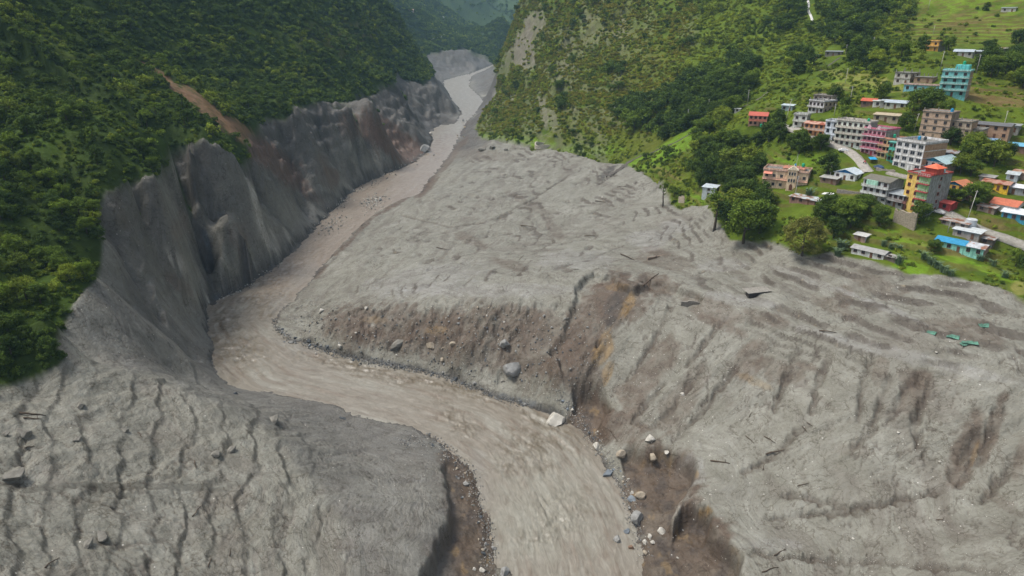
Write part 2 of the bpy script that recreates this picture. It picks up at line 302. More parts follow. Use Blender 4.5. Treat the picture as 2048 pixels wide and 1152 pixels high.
gz += hm * (0.30 * fbm(X/3.4, Y/3.4, 4, 77.) + .5*fbm(X/9, Y/9, 3, 78.) + .35*(ridged((X*.7+Y*.7)/3.2, (Y-X)/22, 3, 79.)-.6))
rt = mud * sstep(1440, 1520, U0) * sstep(760, 640, V0 - 0.10*(U0-1500)) * (1-onleft)
tv, tm = terrace(Z, 2.1, 0.24, 0.8*fbm(X/14, Y/14, 4, 61.), .1, True); ta = sstep(-.25, .1, fbm(X/15, Y/15, 3, 63.)); gz += rt * tv * ta * .95; RIS = np.maximum(RIS, rt*tm*ta)
rt2 = mud * (1-rt) * (1-onleft) * sstep(16, 40, sd) * sstep(640, 560, V0)
tv, tm = terrace(Z, 1.8, 0.22, 2.0*fbm(X/22, Y/22, 5, 71.), .1, True); ta = sstep(0.0, 0.22, fbm(X/24, Y/24, 3, 74.)); gz += rt2 * tv * ta * .9; RIS = np.maximum(RIS, rt2*tm*ta)
RDL = [[(1553,250),(1580,262),(1650,285),(1700,303),(1728,333),(1738,345)],[(1880,418),(1925,441),(1975,466),(2048,490),(2100,510)],[(1216,352),(1290,308),(1376,270),(1425,240)],[(1775,345),(1860,362)],[(1450,228),(1548,172)]]
RDm = np.ones_like(Z)
for ln_ in RDL:
    for (a0, b0), (a1, b1) in zip(ln_[:-1], ln_[1:]):
        tt = np.clip(((U0-a0)*(a1-a0)+(V0-b0)*(b1-b0))/((a1-a0)**2+(b1-b0)**2), 0, 1); RDm = np.minimum(RDm, sstep(8, 24, np.hypot(U0-a0-tt*(a1-a0), (V0-b0-tt*(b1-b0))*1.3)))
gz *= 1 - (1-RDm)*.85*green
fields = RDm * green * ((1-onleft) * sstep(1250, 1330, U0)) * sstep(520, 420, RR)
tv, tm = terrace(Z, 2.4, 0.22, 1.4*fbm(X/26, Y/26, 3, 81.), .15, True); ta = sstep(-.2, .15, fbm(X/45, Y/45, 3, 83.)); gz += fields * 0.95 * tv * ta; RIS = np.maximum(RIS, fields*tm*ta*.8)
topf = green * sstep(1740, 1840, U0) * sstep(115, 60, V0)
tv, tm = terrace(Z, 2.2, 0.25, 0.5*fbm(X/30, Y/30, 3, 91.), .1, True); gz += topf * 0.9 * tv; RIS = np.maximum(RIS, topf*tm)
rockc = green * (1-onleft) * sstep(1350, 1180, U0 - 0.6*V0*0) * sstep(0.4, 0.6, slope)
gz += rockc * (9*(ridged(X/34 + Y/90, Y/200, 3, 13.) - 0.6) + 3.5*(ridged(X/9, Z/30, 2, 17.) - 0.6))
Z = Z + gz
CUTS = [([(1245,905),(1262,893),(1300,902),(1322,897),(1345,900),(1372,908),(1390,925),(1396,945),(1382,960),(1372,985),(1352,1003),(1345,1025),(1348,1062),(1262,1075),(1240,990)], 1.0, .20),
        ([(1300,1062),(1345,1060),(1352,1040),(1362,1022),(1385,1010),(1412,1012),(1424,1024),(1418,1050),(1432,1070),(1462,1092),(1482,1108),(1478,1132),(1500,1200),(1280,1200),(1270,1100)], 1.0, .17),
        ([(1150,775),(1180,770),(1205,785),(1218,803),(1212,822),(1200,845),(1185,880),(1140,850)], 1.5, .25),
        ([(884,930),(896,955),(893,975),(905,1000),(898,1020),(902,1048),(884,1058),(880,1078),(868,1085),(874,1105),(856,1120),(842,1150),(836,1200),(1000,1200),(990,1060),(950,940),(915,900)], 1.0, .22)]
wcx = 11*fbm(X/6.5, Y/6.5, 2, 301.); wcy = 9*fbm(X/6.5, Y/6.5, 2, 305.)
cutm = np.zeros_like(Z)
for poly, base, g in CUTS:
    mk = blurg(in_poly(U0 + wcx, V0 + wcy, poly).astype(float) * (sd > 0) * (RR < 420), 3)
    zc = riv_c + base + g*sd + 0.9*fbm(X/4, Y/4, 4, 311.)
    Z = np.where(zc < Z, Z + (zc-Z)*mk, Z); cutm = np.maximum(cutm, mk)
SC = [([(1160,560),(1182,545),(1215,548),(1240,560),(1262,578),(1300,562),(1360,568),(1410,590),(1400,612),(1340,600),(1290,596),(1262,612),(1220,650),(1180,700),(1130,740),(1105,700),(1140,640)], 3.2)]
for poly, dd in SC:
    mk = blurg(in_poly(U0 + wcx*1.4, V0 + wcy*1.2, poly).astype(float) * (sd > 3) * (RR < 420), 2)
    Z = Z - mk*(dd + 1.2*fbm(X/5, Y/5, 4, 315.))
# river bed
Z = np.where(sd < 0, np.minimum(riv_c - 0.9 + 0.12*np.maximum(sd, -6) - 0.25*np.minimum(-sd, 4), Z), Z)
shore = sstep(14, 0, sd) * (sd >= 0)
Z = np.where(sd >= 0, np.maximum(Z, riv_c + 0.02 + 0.08*np.minimum(sd, 12)), Z)
Z = np.where(sd >= 0, Z + shore*0.35*fbm(X/2.2, Y/2.2, 3, 19.), Z)
Z = np.where((sd < 1.2) & (sd > -1.2), np.minimum(Z, riv_c + 0.35*sd + 0.12), Z)
U0, V0, T0 = project(X, Y, Z)

lr = np.log(rr)
def gz_at(x, y):
    r = math.hypot(x, y); a = math.atan2(x, y)
    fi = float(np.interp(r, rr, np.arange(NR))); fa = (a-az[0])/(az[-1]-az[0])*(NA-1)
    i = min(max(int(fi), 0), NR-2); j = min(max(int(fa), 0), NA-2); fi = min(max(fi-i, 0), 1); fa = min(max(fa-j, 0), 1)
    return float((Z[i,j]*(1-fi)+Z[i+1,j]*fi)*(1-fa) + (Z[i,j+1]*(1-fi)+Z[i+1,j+1]*fi)*fa)
def hit(px, py):
    """ground point seen at a photo position -> x, y, z, depth"""
    u, f, k = ray(px, py); h = math.hypot(u, f); a = math.atan2(u, f); fa = (a-az[0])/(az[-1]-az[0])*(NA-1)
    j = min(max(int(fa), 0), NA-2); q = fa-j; col = Z[:, j]*(1-q) + Z[:, j+1]*q
    line = CH - k/h*rr; g = col - line; m = np.where(g[1:] >= 0)[0]
    i = int(m[0]) if len(m) else NR-2; g0, g1 = g[i], g[i+1]; s = 0 if g1 == g0 else min(max(-g0/(g1-g0), 0), 1)
    r = rr[i]*(1-s) + rr[i+1]*s; t = r/h
    return u*t, f*t, float(CH - k*t), t

# ------------------------------------------------------------------ surface colours of the ground (what each patch is made of, plus light painted on the gorge spurs)
def c3(r, g, b): return np.array([r, g, b])[None, None, :]
n1 = fbm(X/30, Y/30, 5, 101.); n2 = fbm(X/5, Y/5, 4, 102.); n3 = fbm(Sx/12, Dx/60, 4, 103.); n4 = fbm(X/1.4, Y/1.4, 3, 104.)
COL = np.zeros(Z.shape + (3,))
def mix(c, m):
    global COL
    COL += (c - COL) * np.clip(m, 0, 1)[..., None]
COL[:] = c3(.262, .252, .206)
mix(c3(.335, .325, .275), sstep(-0.05, 0.5, n1)*0.6)
mix(c3(.190, .176, .142), sstep(0.10, 0.5, n3)*0.45)
mix(c3(.175, .150, .120), sstep(0.12, 0.5, fbm(Sx/26 + wf, Dx/10 + 1.5*wf, 5, 105.))*0.5)
mix(c3(.36, .35, .305), sstep(0.70, 0.86, lob)*0.25*(1-stp))
mix(c3(.15, .125, .10), sstep(0.50, 0.36, lob)*0.4*(1-stp))
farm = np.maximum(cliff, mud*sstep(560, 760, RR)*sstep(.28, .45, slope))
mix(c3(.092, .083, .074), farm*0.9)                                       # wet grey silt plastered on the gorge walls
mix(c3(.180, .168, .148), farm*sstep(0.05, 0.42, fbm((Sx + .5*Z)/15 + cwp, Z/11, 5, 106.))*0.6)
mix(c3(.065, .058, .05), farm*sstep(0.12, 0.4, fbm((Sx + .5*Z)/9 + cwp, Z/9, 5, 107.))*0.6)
mix(c3(.15, .105, .07), farm*sstep(0.2, 0.5, fbm(X/22, Y/22, 5, 108.))*0.55)
mix(c3(.05, .047, .045), RILL2*.7)
mix(c3(.135, .128, .116), mud*sstep(760, 1000, RR)*.8*sstep(.12,.3,slope))
mix(c3(.17, .162, .150), onleft*mud*sstep(18, 4, Z-riv_c)*sstep(170,200,Y)*0.5)
SOIL = c3(.122, .082, .055); OCH = c3(.30, .19, .07); DARK = c3(.060, .052, .045); PALE = c3(.44, .42, .36); RED = c3(.155, .092, .062); BLUE = c3(.075, .088, .100); GREY = c3(.33, .32, .295)
def patches(col, lst, s=1.0):
    for i, p in enumerate(lst):
        m = blob(*p[:5], seed=i*3.1 + p[0]*0.01); mix(col, m*mud*(p[5] if len(p) > 5 else 0.8)*s)
# brown stony face below the terrace rim
patches(SOIL, [(800,650,150,42,4,.75),(980,655,160,45,0,.75),(900,700,220,30,10,.6),(1080,700,70,90,20,.6),(1190,640,45,110,28,.85),(1150,730,60,60,20,.7),(1240,600,60,50,30,.8),(700,660,60,40,10,.6),
    (1310,570,50,22,8,.8),(1420,620,70,26,20,.6),(1180,840,50,50,20,.9),(1330,960,75,75,0,.9),(1400,1075,70,60,10,.9),(1230,850,70,40,20,.7),(1290,760,30,110,35,.7),(1360,800,30,90,35,.5),(1500,720,30,50,25,.65),(1560,745,50,28,20,.6),
    (1540,640,45,16,22,.6),(1660,610,60,14,25,.5),(1750,570,60,20,22,.5),(1690,590,18,26,10,.6),(1950,665,60,30,10,.6),(1880,650,40,20,20,.5),(1620,735,40,10,20,.6),(1440,650,60,10,22,.6),(1930,900,28,75,18,.75),(1985,860,14,80,18,.7),(1830,790,26,60,25,.55),
    (2040,920,16,40,10,.5),(1840,760,40,20,10,.5),(1760,740,14,30,15,.5),(1700,900,40,14,10,.3),(2000,1000,50,14,35,.4),(1330,520,60,18,10,.45),(1310,500,25,10,15,.6),(1060,410,60,8,30,.35),(940,480,40,10,25,.5),(1020,530,40,10,20,.5),(1110,460,30,10,50,.4),
    (960,310,70,12,5,.35),(930,1010,45,110,-10,.85),(900,1110,50,50,0,.9),(905,930,40,25,40,.7),(690,1090,20,14,0,.5),(858,372,30,7,-50,.9),(895,325,30,7,-50,.8),(920,290,26,6,-40,.6)])
patches(RED, [(790,285,80,34,36,.95),(745,262,50,20,42,.9),(700,255,30,22,60,.6),(560,330,70,26,40,.8),(470,262,75,22,40,.9),(400,215,60,16,42,.9),(350,175,50,9,42,.9),(300,140,20,5,42,.8),(520,300,40,22,42,.9),(600,370,60,14,35,.6),(660,355,20,22,0,.7),
    (480,470,26,30,20,.5),(360,455,16,26,20,.4),(360,570,40,12,35,.4),(920,245,20,8,0,.4),(640,330,16,22,10,.5)])
patches(OCH, [(1205,700,16,42,22,.75),(1255,610,12,32,28,.7),(1215,750,10,26,20,.6),(1300,925,30,10,-40,.7),(1410,1022,14,9,0,1.),(1393,948,6,9,0,1.),(1140,845,8,10,0,.6),(870,660,26,8,0,.4),(750,640,26,8,0,.35),(1950,905,6,30,18,.6),(1515,765,40,8,22,.35),(1240,575,30,8,0,.4),(1465,1100,20,8,30,.4)])
patches(DARK, [(1230,610,20,40,28,.7),(1345,1110,90,40,5,.85),(1440,1110,40,30,0,.5),(1290,985,30,20,0,.4),(900,1120,40,40,0,.6),(1330,1000,40,14,-20,.3),(500,560,80,12,-8,.8),(430,600,20,10,0,.8),(410,505,14,50,-12,.9),(430,600,10,60,-14,.7),(280,610,12,70,-25,.6),
    (370,400,20,24,0,.6),(470,400,24,26,0,.5),(800,180,20,10,20,.6),(885,245,40,10,15,.7),(640,390,30,8,0,.6),(700,340,12,18,0,.6),(735,300,14,18,0,.5),(545,505,60,12,-30,.35),(1215,345,24,6,-40,.9),(1265,322,22,4,-40,.9)])
patches(BLUE, [(415,490,8,40,-10,.9),(470,585,60,8,-14,.9),(540,550,30,5,-30,.6),(1050,808,90,12,15,.7),(800,735,120,9,12,.6),(640,700,60,8,20,.6)])
patches(PALE, [(505,390,7,26,-15,.9),(515,440,12,40,-14,.5),(545,490,14,36,-20,.6),(500,540,16,20,0,.5),(530,555,40,6,-30,.7),(340,510,6,26,-20,.5),(365,530,10,24,-20,.6),(415,610,5,26,-10,.8),(600,505,12,10,0,.6),(560,510,16,20,0,.3),
    (1350,1040,8,30,12,.7),(745,650,4,3,0,.5),(990,185,8,8,0,.5),(925,225,12,18,0,.3),(1655,720,20,4,20,.3),(490,360,8,8,0,.5)])
patches(GREY, [(1300,480,40,26,0,.6),(1350,455,30,14,0,.6),(1480,600,80,12,8,.6),(1000,580,200,14,0,.5),(850,560,120,30,-10,.5),(1150,520,80,20,0,.5),(1850,720,260,13,14,.6),(1620,560,80,8,20,.5),(1780,620,120,7,22,.7),(1450,530,60,14,0,.5),(1380,940,30,30,-45,.5),(1550,1090,60,14,0,.4)])
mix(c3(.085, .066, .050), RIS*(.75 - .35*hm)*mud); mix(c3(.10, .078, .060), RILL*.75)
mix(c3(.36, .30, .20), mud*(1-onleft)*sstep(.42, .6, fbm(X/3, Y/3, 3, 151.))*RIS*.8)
mix(c3(.088, .066, .048), np.clip(ML, 0, 1)*.85*mud); mix(c3(.055, .05, .046), sstep(3, 9, GU)*.55*mud); mix(c3(.165, .157, .142), sstep(2, 8, SP)*.6*mud*sstep(-.4, .2, fbm(X/12, Y/12, 4, 191.)))  # grooves brown, gullies darker; spurs coloured paler as if light struck them
patches(c3(.46,.44,.38), [(505,385,7,24,-15,1.),(518,430,7,30,-16,.9),(530,470,6,26,-20,.7),(545,500,9,26,-20,.6),(500,545,9,18,0,.8),(520,560,26,5,-28,.9),(470,580,20,4,-20,.7),(340,515,4,22,-20,.8),(362,528,7,20,-22,.8),(352,340,5,9,0,.8),(416,615,4,26,-8,1.),(600,505,9,7,0,.9),(575,470,5,16,-20,.6),(700,290,3,10,0,.6),(995,190,6,7,0,.7),(925,228,8,10,0,.4),(490,322,4,8,-30,.7),(445,560,3,16,-20,.6)])
patches(SOIL, [(688,493,34,5,-42,.95),(728,452,32,5,-42,.95),(785,412,44,5,-30,.95),(850,372,34,7,-50,.95),(640,545,22,6,-45,.8)])
mix(c3(.085, .075, .066), sstep(2.2 + 3.0*sstep(300, 500, Y), .4, sd)*(sd > -1)*.85*mud)
mix(c3(.130, .092, .062), cutm*.8); mix(c3(.075, .060, .050), cutm*sstep(-.1, .35, fbm(X/5, Y/5, 4, 171.))*.7); mix(c3(.28, .19, .09), cutm*sstep(.25, .45, fbm(X/4, Y/7, 3, 172.))*.6)
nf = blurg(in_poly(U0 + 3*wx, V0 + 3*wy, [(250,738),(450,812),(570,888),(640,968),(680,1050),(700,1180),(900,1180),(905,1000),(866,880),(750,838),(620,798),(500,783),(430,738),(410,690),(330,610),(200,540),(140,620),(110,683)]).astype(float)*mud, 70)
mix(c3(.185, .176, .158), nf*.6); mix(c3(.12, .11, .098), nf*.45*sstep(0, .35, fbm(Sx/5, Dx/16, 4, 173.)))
bank_d = onleft * mud * sstep(18, 4, sd) 
# ---- vegetation floor
gcol = c3(.032, .052, .010) + 0*COL
def gm(col, m):
    global gcol
    gcol += (col - gcol) * np.clip(m, 0, 1)[..., None]
gm(c3(.042, .072, .007), sstep(0.0, 0.5, fbm(X/45, Y/45, 4, 111.)))
gm(c3(.060, .082, .010), sstep(0.15, 0.55, fbm(X/20, Y/20, 4, 112.))*0.7)
rg = (1-onleft) * sstep(5200, 900, Y)
gm(c3(.070, .105, .010), rg); gm(c3(.095, .135, .014), rg*sstep(-0.15, 0.35, fbm(X/26, Y/26, 5, 113.))*0.9); gm(c3(.045, .080, .014), rg*sstep(0.1, 0.4, fbm(X/9, Y/9, 4, 114.))*0.6)
gm(c3(.095, .105, .014), rg*sstep(1430, 1300, U0)*sstep(-0.2, 0.35, fbm(X/40, Y/40, 5, 115.))*0.75)
gm(c3(.125, .145, .02), rg*sstep(0.25, 0.5, fbm(X/14, Y/30, 4, 116.))*0.6*sstep(1500,1600,U0))
def gpatch(col, lst):
    for i, p in enumerate(lst): gm(col, blob(*p[:5], seed=i*2.7 + 5)*p[5])
gpatch(c3(.13,.23,.018), [(1820,535,40,14,10,.9),(1300,320,90,12,-20,.8),(1030,280,80,10,8,.7),(1180,300,60,9,0,.7),(1350,290,70,14,-35,.7),(1700,165,60,14,5,.5),(1990,545,60,8,20,.8),(1900,515,120,8,18,.7),(1570,450,40,16,0,.5),(1650,440,60,12,5,.6),(1640,395,30,10,0,.6),(1950,330,60,20,10,.4),(1600,320,60,12,0,.5),(1380,400,40,12,0,.5),(1790,470,60,8,16,.6)])
gpatch(c3(.20,.19,.06), [(1720,155,70,10,8,.7),(1770,175,50,10,8,.6),(1690,170,40,8,0,.5),(1880,500,60,8,14,.5),(1330,345,40,5,25,.6),(1640,405,30,6,10,.4),(2040,575,16,14,0,.8)])
gpatch(c3(.17,.105,.055), [(1985,200,90,9,6,.8),(1990,170,100,3,6,.6),(2000,185,100,4,8,.7),(1930,45,60,5,-4,.6),(1960,30,60,4,0,.5),(2000,60,60,4,-4,.6),(1990,450,30,10,20,.5),(1820,470,20,10,10,.3),(1770,370,40,10,10,.5),(1700,385,30,6,0,.4),(1900,300,10,8,0,.5),(1440,395,0.1,0.1,0,0),(1960,480,40,8,20,.4),(1925,505,90,4,18,.5)])
gpatch(c3(.17,.105,.066), [(420,222,80,14,42,.95),(345,170,60,8,42,.95),(295,138,24,5,42,.9),(480,262,40,16,42,.9)])
gpatch(c3(.14,.13,.05), [(700,80,30,50,70,.6),(730,60,20,60,70,.5),(640,70,30,60,70,.35),(1250,100,110,60,60,.3)])
gpatch(c3(.09,.14,.03), [(850,40,50,16,10,.8),(880,60,30,8,10,.6)])
# bare rock on the right hand mountain
rk = (1-onleft)*green*sstep(1480, 1300, U0)*sstep(7000, 2000, Y)
rn = ridged(X/26 + Y/160, Z/60 + Y/150, 4, 121.) ; rmask = sstep(0.56, 0.72, rn + 0.25*fbm(X/60, Y/60, 3, 122.))
gm(c3(.13, .125, .09), rk*rmask*0.45*sstep(1330, 1200, U0)); 
ROCKP = [(1070,45,26,26,0,.8),(1045,95,18,44,10,1.),(1062,85,6,50,-8,.9),(1035,110,22,26,0,.6),(1010,140,14,20,20,.5),(1085,215,8,40,-10,.7),(1100,240,16,26,0,.5),(1180,60,26,40,0,.45),(1130,100,14,70,10,.4),(1240,60,16,40,0,.4),(1025,195,12,8,-30,.7),(1060,130,12,12,0,.6),(1300,40,14,30,0,.3),(1380,60,20,40,0,.3),(1150,180,10,50,0,.35)]
gpatch(c3(.165,.152,.122), ROCKP)
gm(c3(.05,.08,.03), sstep(1100, 1700, Y)*0.8)
gm(c3(.115,.085,.035), RIS*green*.7); gm(c3(.14,.21,.02), topf*(1-RIS)*sstep(-.2,.2,fbm(X/40, Y/12, 3, 181.))*.7)
COL = COL*np.array([.71, .725, .75])
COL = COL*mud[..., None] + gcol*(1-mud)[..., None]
COL *= (1 + 0.12*n2 + 0.05*n4)[..., None]
COL = np.clip(COL, 0.01, 0.6)

# ------------------------------------------------------------------ materials
MATS = {}
def nodemat(name):
    m = bpy.data.materials.new(name); m.use_nodes = True; t = m.node_tree; return m, t, t.nodes['Principled BSDF']
def N(t, kind, **kw):
    n = t.nodes.new(kind)
    for k, v in kw.items():
        if k in n.inputs.keys(): n.inputs[k].default_value = v
        else: setattr(n, k, v)
    return n
def mulc(t, a, b, fac=1.0, mode='MULTIPLY'):
    n = t.nodes.new('ShaderNodeMix'); n.data_type = 'RGBA'; n.blend_type = mode; n.inputs[0].default_value = fac
    t.links.new(a, n.inputs[6]); t.links.new(b, n.inputs[7]); return n.outputs[2]
def ramp(t, src, p0, c0, p1, c1):
    n = t.nodes.new('ShaderNodeValToRGB'); n.color_ramp.elements[0].position = p0; n.color_ramp.elements[1].position = p1
    n.color_ramp.elements[0].color = (*c0, 1); n.color_ramp.elements[1].color = (*c1, 1); t.links.new(src, n.inputs[0]); return n.outputs[0]
def ground_material():
    m, t, b = nodemat('ground'); L = t.links
    at = N(t, 'ShaderNodeAttribute', attribute_name='Col'); gr = N(t, 'ShaderNodeAttribute', attribute_name='green')
    tc = N(t, 'ShaderNodeTexCoord')
    nA = N(t, 'ShaderNodeTexNoise', Scale=0.9, Detail=8.0, Roughness=0.65); nB = N(t, 'ShaderNodeTexNoise', Scale=0.16, Detail=6.0, Roughness=0.6); vo = N(t, 'ShaderNodeTexVoronoi', Scale=0.35)
    for n in (nA, nB, vo): L.new(tc.outputs['Object'], n.inputs['Vector'])
    c = mulc(t, at.outputs['Color'], ramp(t, nA.outputs[0], .3, (.90, .89, .88), .72, (1.08, 1.08, 1.09)))
    c = mulc(t, c, ramp(t, nB.outputs[0], .3, (.84, .83, .80), .7, (1.14, 1.15, 1.16)))
    # small pale stones
    st = ramp(t, vo.outputs['Distance'], .045, (1, 1, 1), .075, (0, 0, 0)); vn = N(t, 'ShaderNodeTexNoise', Scale=0.035, Detail=3.0); L.new(tc.outputs['Object'], vn.inputs['Vector'])
    sm = mulc(t, st, ramp(t, vn.outputs[0], .40, (0, 0, 0), .55, (1, 1, 1)))
    inv = N(t, 'ShaderNodeMath', operation='SUBTRACT'); inv.inputs[0].default_value = 1; L.new(gr.outputs['Fac'], inv.inputs[1])
    mm = N(t, 'ShaderNodeMath', operation='MULTIPLY'); L.new(sm, mm.inputs[0]); L.new(inv.outputs[0], mm.inputs[1])
    mxn = t.nodes.new('ShaderNodeMix'); mxn.data_type = 'RGBA'; L.new(mm.outputs[0], mxn.inputs[0]); L.new(c, mxn.inputs[6]); mxn.inputs[7].default_value = (.52, .50, .46, 1)
    L.new(mxn.outputs[2], b.inputs['Base Color']); b.inputs['Roughness'].default_value = 0.6; sp_ = N(t, 'ShaderNodeMath', operation='MULTIPLY_ADD'); L.new(inv.outputs[0], sp_.inputs[0]); sp_.inputs[1].default_value = .26; sp_.inputs[2].default_value = .03; L.new(sp_.outputs[0], b.inputs['Specular IOR Level'])
    fl = N(t, 'ShaderNodeAttribute', attribute_name='fl'); st_ = N(t, 'ShaderNodeAttribute', attribute_name='steep')
    def aniso(sx, sy, seed):
        mp = N(t, 'ShaderNodeMapping'); mp.inputs['Scale'].default_value = (sx, sy, 1); mp.inputs['Location'].default_value = (seed, 0, 0); L.new(fl.outputs['Vector'], mp.inputs['Vector'])
        n = N(t, 'ShaderNodeTexNoise', Scale=1.0, Detail=6.0, Roughness=0.6, Distortion=0.5); L.new(mp.outputs[0], n.inputs['Vector']); return n.outputs[0]
    mf_ = t.nodes.new('ShaderNodeMix'); L.new(st_.outputs['Fac'], mf_.inputs[0]); L.new(aniso(.07, .8, 3), mf_.inputs[2]); L.new(aniso(.7, .16, 9), mf_.inputs[3])
    bn = N(t, 'ShaderNodeTexNoise', Scale=0.8, Detail=8.0, Roughness=0.62); L.new(tc.outputs['Object'], bn.inputs['Vector'])
    hm_ = N(t, 'ShaderNodeMath', operation='MULTIPLY_ADD'); L.new(bn.outputs[0], hm_.inputs[0]); hm_.inputs[1].default_value = 1.1; L.new(mf_.outputs[0], hm_.inputs[2])
    bp = N(t, 'ShaderNodeBump', Strength=0.75, Distance=0.62); L.new(hm_.outputs[0], bp.inputs['Height']); L.new(bp.outputs[0], b.inputs['Normal'])
    def lines(src, wdt, dark):
        a = N(t, 'ShaderNodeMath', operation='SUBTRACT'); L.new(src, a.inputs[0]); a.inputs[1].default_value = .5; d = N(t, 'ShaderNodeMath', operation='ABSOLUTE'); L.new(a.outputs[0], d.inputs[0]); return ramp(t, d.outputs[0], 0.0, dark, wdt, (1, 1, 1))
    ln1 = N(t, 'ShaderNodeTexNoise', Scale=0.09, Detail=4.0, Roughness=0.6, Distortion=0.4); ln2 = N(t, 'ShaderNodeTexNoise', Scale=0.33, Detail=3.0, Roughness=0.6); v2 = N(t, 'ShaderNodeTexVoronoi', Scale=0.55)
    for n in (ln1, ln2, v2): L.new(tc.outputs['Object'], n.inputs['Vector'])
    lc = mulc(t, lines(ln1.outputs[0], .012, (.58, .54, .50)), lines(ln2.outputs[0], .02, (.74, .71, .68)))
    lc = mulc(t, lc, lines(mf_.outputs[0], .018, (.78, .76, .73))); lc = mulc(t, lc, ramp(t, v2.outputs['Distance'], .05, (.45, .42, .40), .10, (1, 1, 1)))
    lm = t.nodes.new('ShaderNodeMix'); lm.data_type = 'RGBA'; L.new(inv.outputs[0], lm.inputs[0]); lm.inputs[6].default_value = (1, 1, 1, 1); L.new(lc, lm.inputs[7])
    c2 = mulc(t, mulc(t, mxn.outputs[2], lm.outputs[2]), ramp(t, mf_.outputs[0], .34, (.88, .87, .85), .6, (1.04, 1.04, 1.04))); L.new(c2, b.inputs['Base Color'])
    return m
M_GROUND = ground_material()
def link(o): S.collection.objects.link(o); return o
def tag(o, label=None, cat=None, group=None, kind=None):
    for k, v in (('label', label), ('category', cat), ('group', group), ('kind', kind)):
        if v: o[k] = v
    return o
def grid_mesh(name, V, F, mat, col=None, extra=None, smooth=True):
    me = bpy.data.meshes.new(name); nv = len(V); nf = len(F)
    me.vertices.add(nv); me.vertices.foreach_set('co', np.ascontiguousarray(V, dtype=np.float32).ravel())
    me.loops.add(nf*4); me.loops.foreach_set('vertex_index', np.ascontiguousarray(F, dtype=np.int32).ravel())
    me.polygons.add(nf); me.polygons.foreach_set('loop_start', np.arange(nf, dtype=np.int32)*4); me.polygons.foreach_set('loop_total', np.full(nf, 4, np.int32))
    me.polygons.foreach_set('use_smooth', np.full(nf, smooth))
    if col is not None:
        a = me.color_attributes.new('Col', 'FLOAT_COLOR', 'POINT'); a.data.foreach_set('color', np.c_[col, np.ones(nv)].astype(np.float32).ravel())
    for k, v in (extra or {}).items():
        a = me.attributes.new(k, 'FLOAT', 'POINT'); a.data.foreach_set('value', v.astype(np.float32).ravel())
    me.update(calc_edges=True); me.materials.append(mat)
    o = bpy.data.objects.new(name, me); return link(o)
def sub_grid(mask_f, arrs):
    """quads of the polar grid chosen by mask_f (NR-1, NA-1) -> vertex table and faces"""
    I, J = np.nonzero(mask_f); a = I*NA + J; F = np.c_[a, a+1, a+NA+1, a+NA][:, ::-1]
    used, inv = np.unique(F.ravel(), return_inverse=True); return used, inv.reshape(-1, 4)
fm = mud[:-1, :-1] > 0.5
for nm, mk in (('mud_banks', fm), ('hills', ~fm)):
    used, F = sub_grid(mk, None)
    V = np.c_[X.ravel()[used], Y.ravel()[used], Z.ravel()[used]]
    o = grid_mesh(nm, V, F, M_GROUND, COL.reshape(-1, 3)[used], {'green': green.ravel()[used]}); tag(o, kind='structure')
    a = o.data.attributes.new('fl', 'FLOAT_VECTOR', 'POINT'); a.data.foreach_set('vector', np.c_[Sx.ravel()[used] + 10*wf.ravel()[used], Dx.ravel()[used] + 14*wf.ravel()[used] + 1.3*(Z*cliff).ravel()[used], 0*used].astype(np.float32).ravel())
    a = o.data.attributes.new('steep', 'FLOAT', 'POINT'); a.data.foreach_set('value', sstep(.25, .5, slope).ravel()[used].astype(np.float32))

# ------------------------------------------------------------------ river
def river_material():
    m, t, b = nodemat('muddy_water'); L = t.links
    at = N(t, 'ShaderNodeAttribute', attribute_name='Col'); fl = N(t, 'ShaderNodeAttribute', attribute_name='flow')
    n = N(t, 'ShaderNodeTexNoise', Scale=0.8, Detail=8.0, Roughness=0.66, Distortion=1.2); L.new(fl.outputs['Vector'], n.inputs['Vector'])
    c = mulc(t, at.outputs['Color'], ramp(t, n.outputs[0], .3, (.72, .70, .66), .7, (1.2, 1.22, 1.24)))
    L.new(c, b.inputs['Base Color']); b.inputs['Roughness'].default_value = 0.34; b.inputs['Specular IOR Level'].default_value = 0.4
    bp = N(t, 'ShaderNodeBump', Strength=0.5, Distance=0.5); L.new(n.outputs[0], bp.inputs['Height']); L.new(bp.outputs[0], b.inputs['Normal']); return m
M_RIVER = river_material()
rm = (sd < 3.5) & (Y < 2700)
rmf = rm[:-1, :-1] & rm[1:, :-1] & rm[:-1, 1:] & rm[1:, 1:]
used, F = sub_grid(rmf, None)
xr, yr, sr, dr, rzr, sdr = [a.ravel()[used] for a in (X, Y, Sx, Dx, riv_c, sd)]
sgn = up(dcl*side).ravel()[used]
turb = sstep(0.0, 0.45, fbm(sr/30, sgn/9, 4, 201.))
rough = np.zeros_like(xr)
UR, VR = U0.ravel()[used], V0.ravel()[used]
def rblob(cx, cy, rx, ry, ang):
    ca_, sa_ = math.cos(R(ang)), math.sin(R(ang)); dx = UR-cx; dy = VR-cy; a = (dx*ca_+dy*sa_)/rx; b_ = (-dx*sa_+dy*ca_)/ry
    return sstep(1.4, 0.3, np.sqrt(a*a+b_*b_) + 0.8*fbm(xr/7, yr/7, 3, cx*0.1))
for p in [(820,775,180,20,12),(980,800,140,22,16),(1090,860,110,26,30),(700,740,110,20,8),(530,620,80,30,-25),(480,720,60,40,20),(1120,900,60,30,50),(620,690,60,14,10),(1110,1060,50,90,70),(920,860,60,20,40),(560,560,80,20,-30),(900,230,20,20,0),(870,300,40,20,-40),(1060,940,70,60,30),(440,680,30,50,0)]:
    rough = np.maximum(rough, rblob(*p))
wv = 0.10*fbm(sr/3.2, sgn/2.2, 4, 203.) + 0.30*fbm(sr/14, sgn/3.6, 4, 204.)
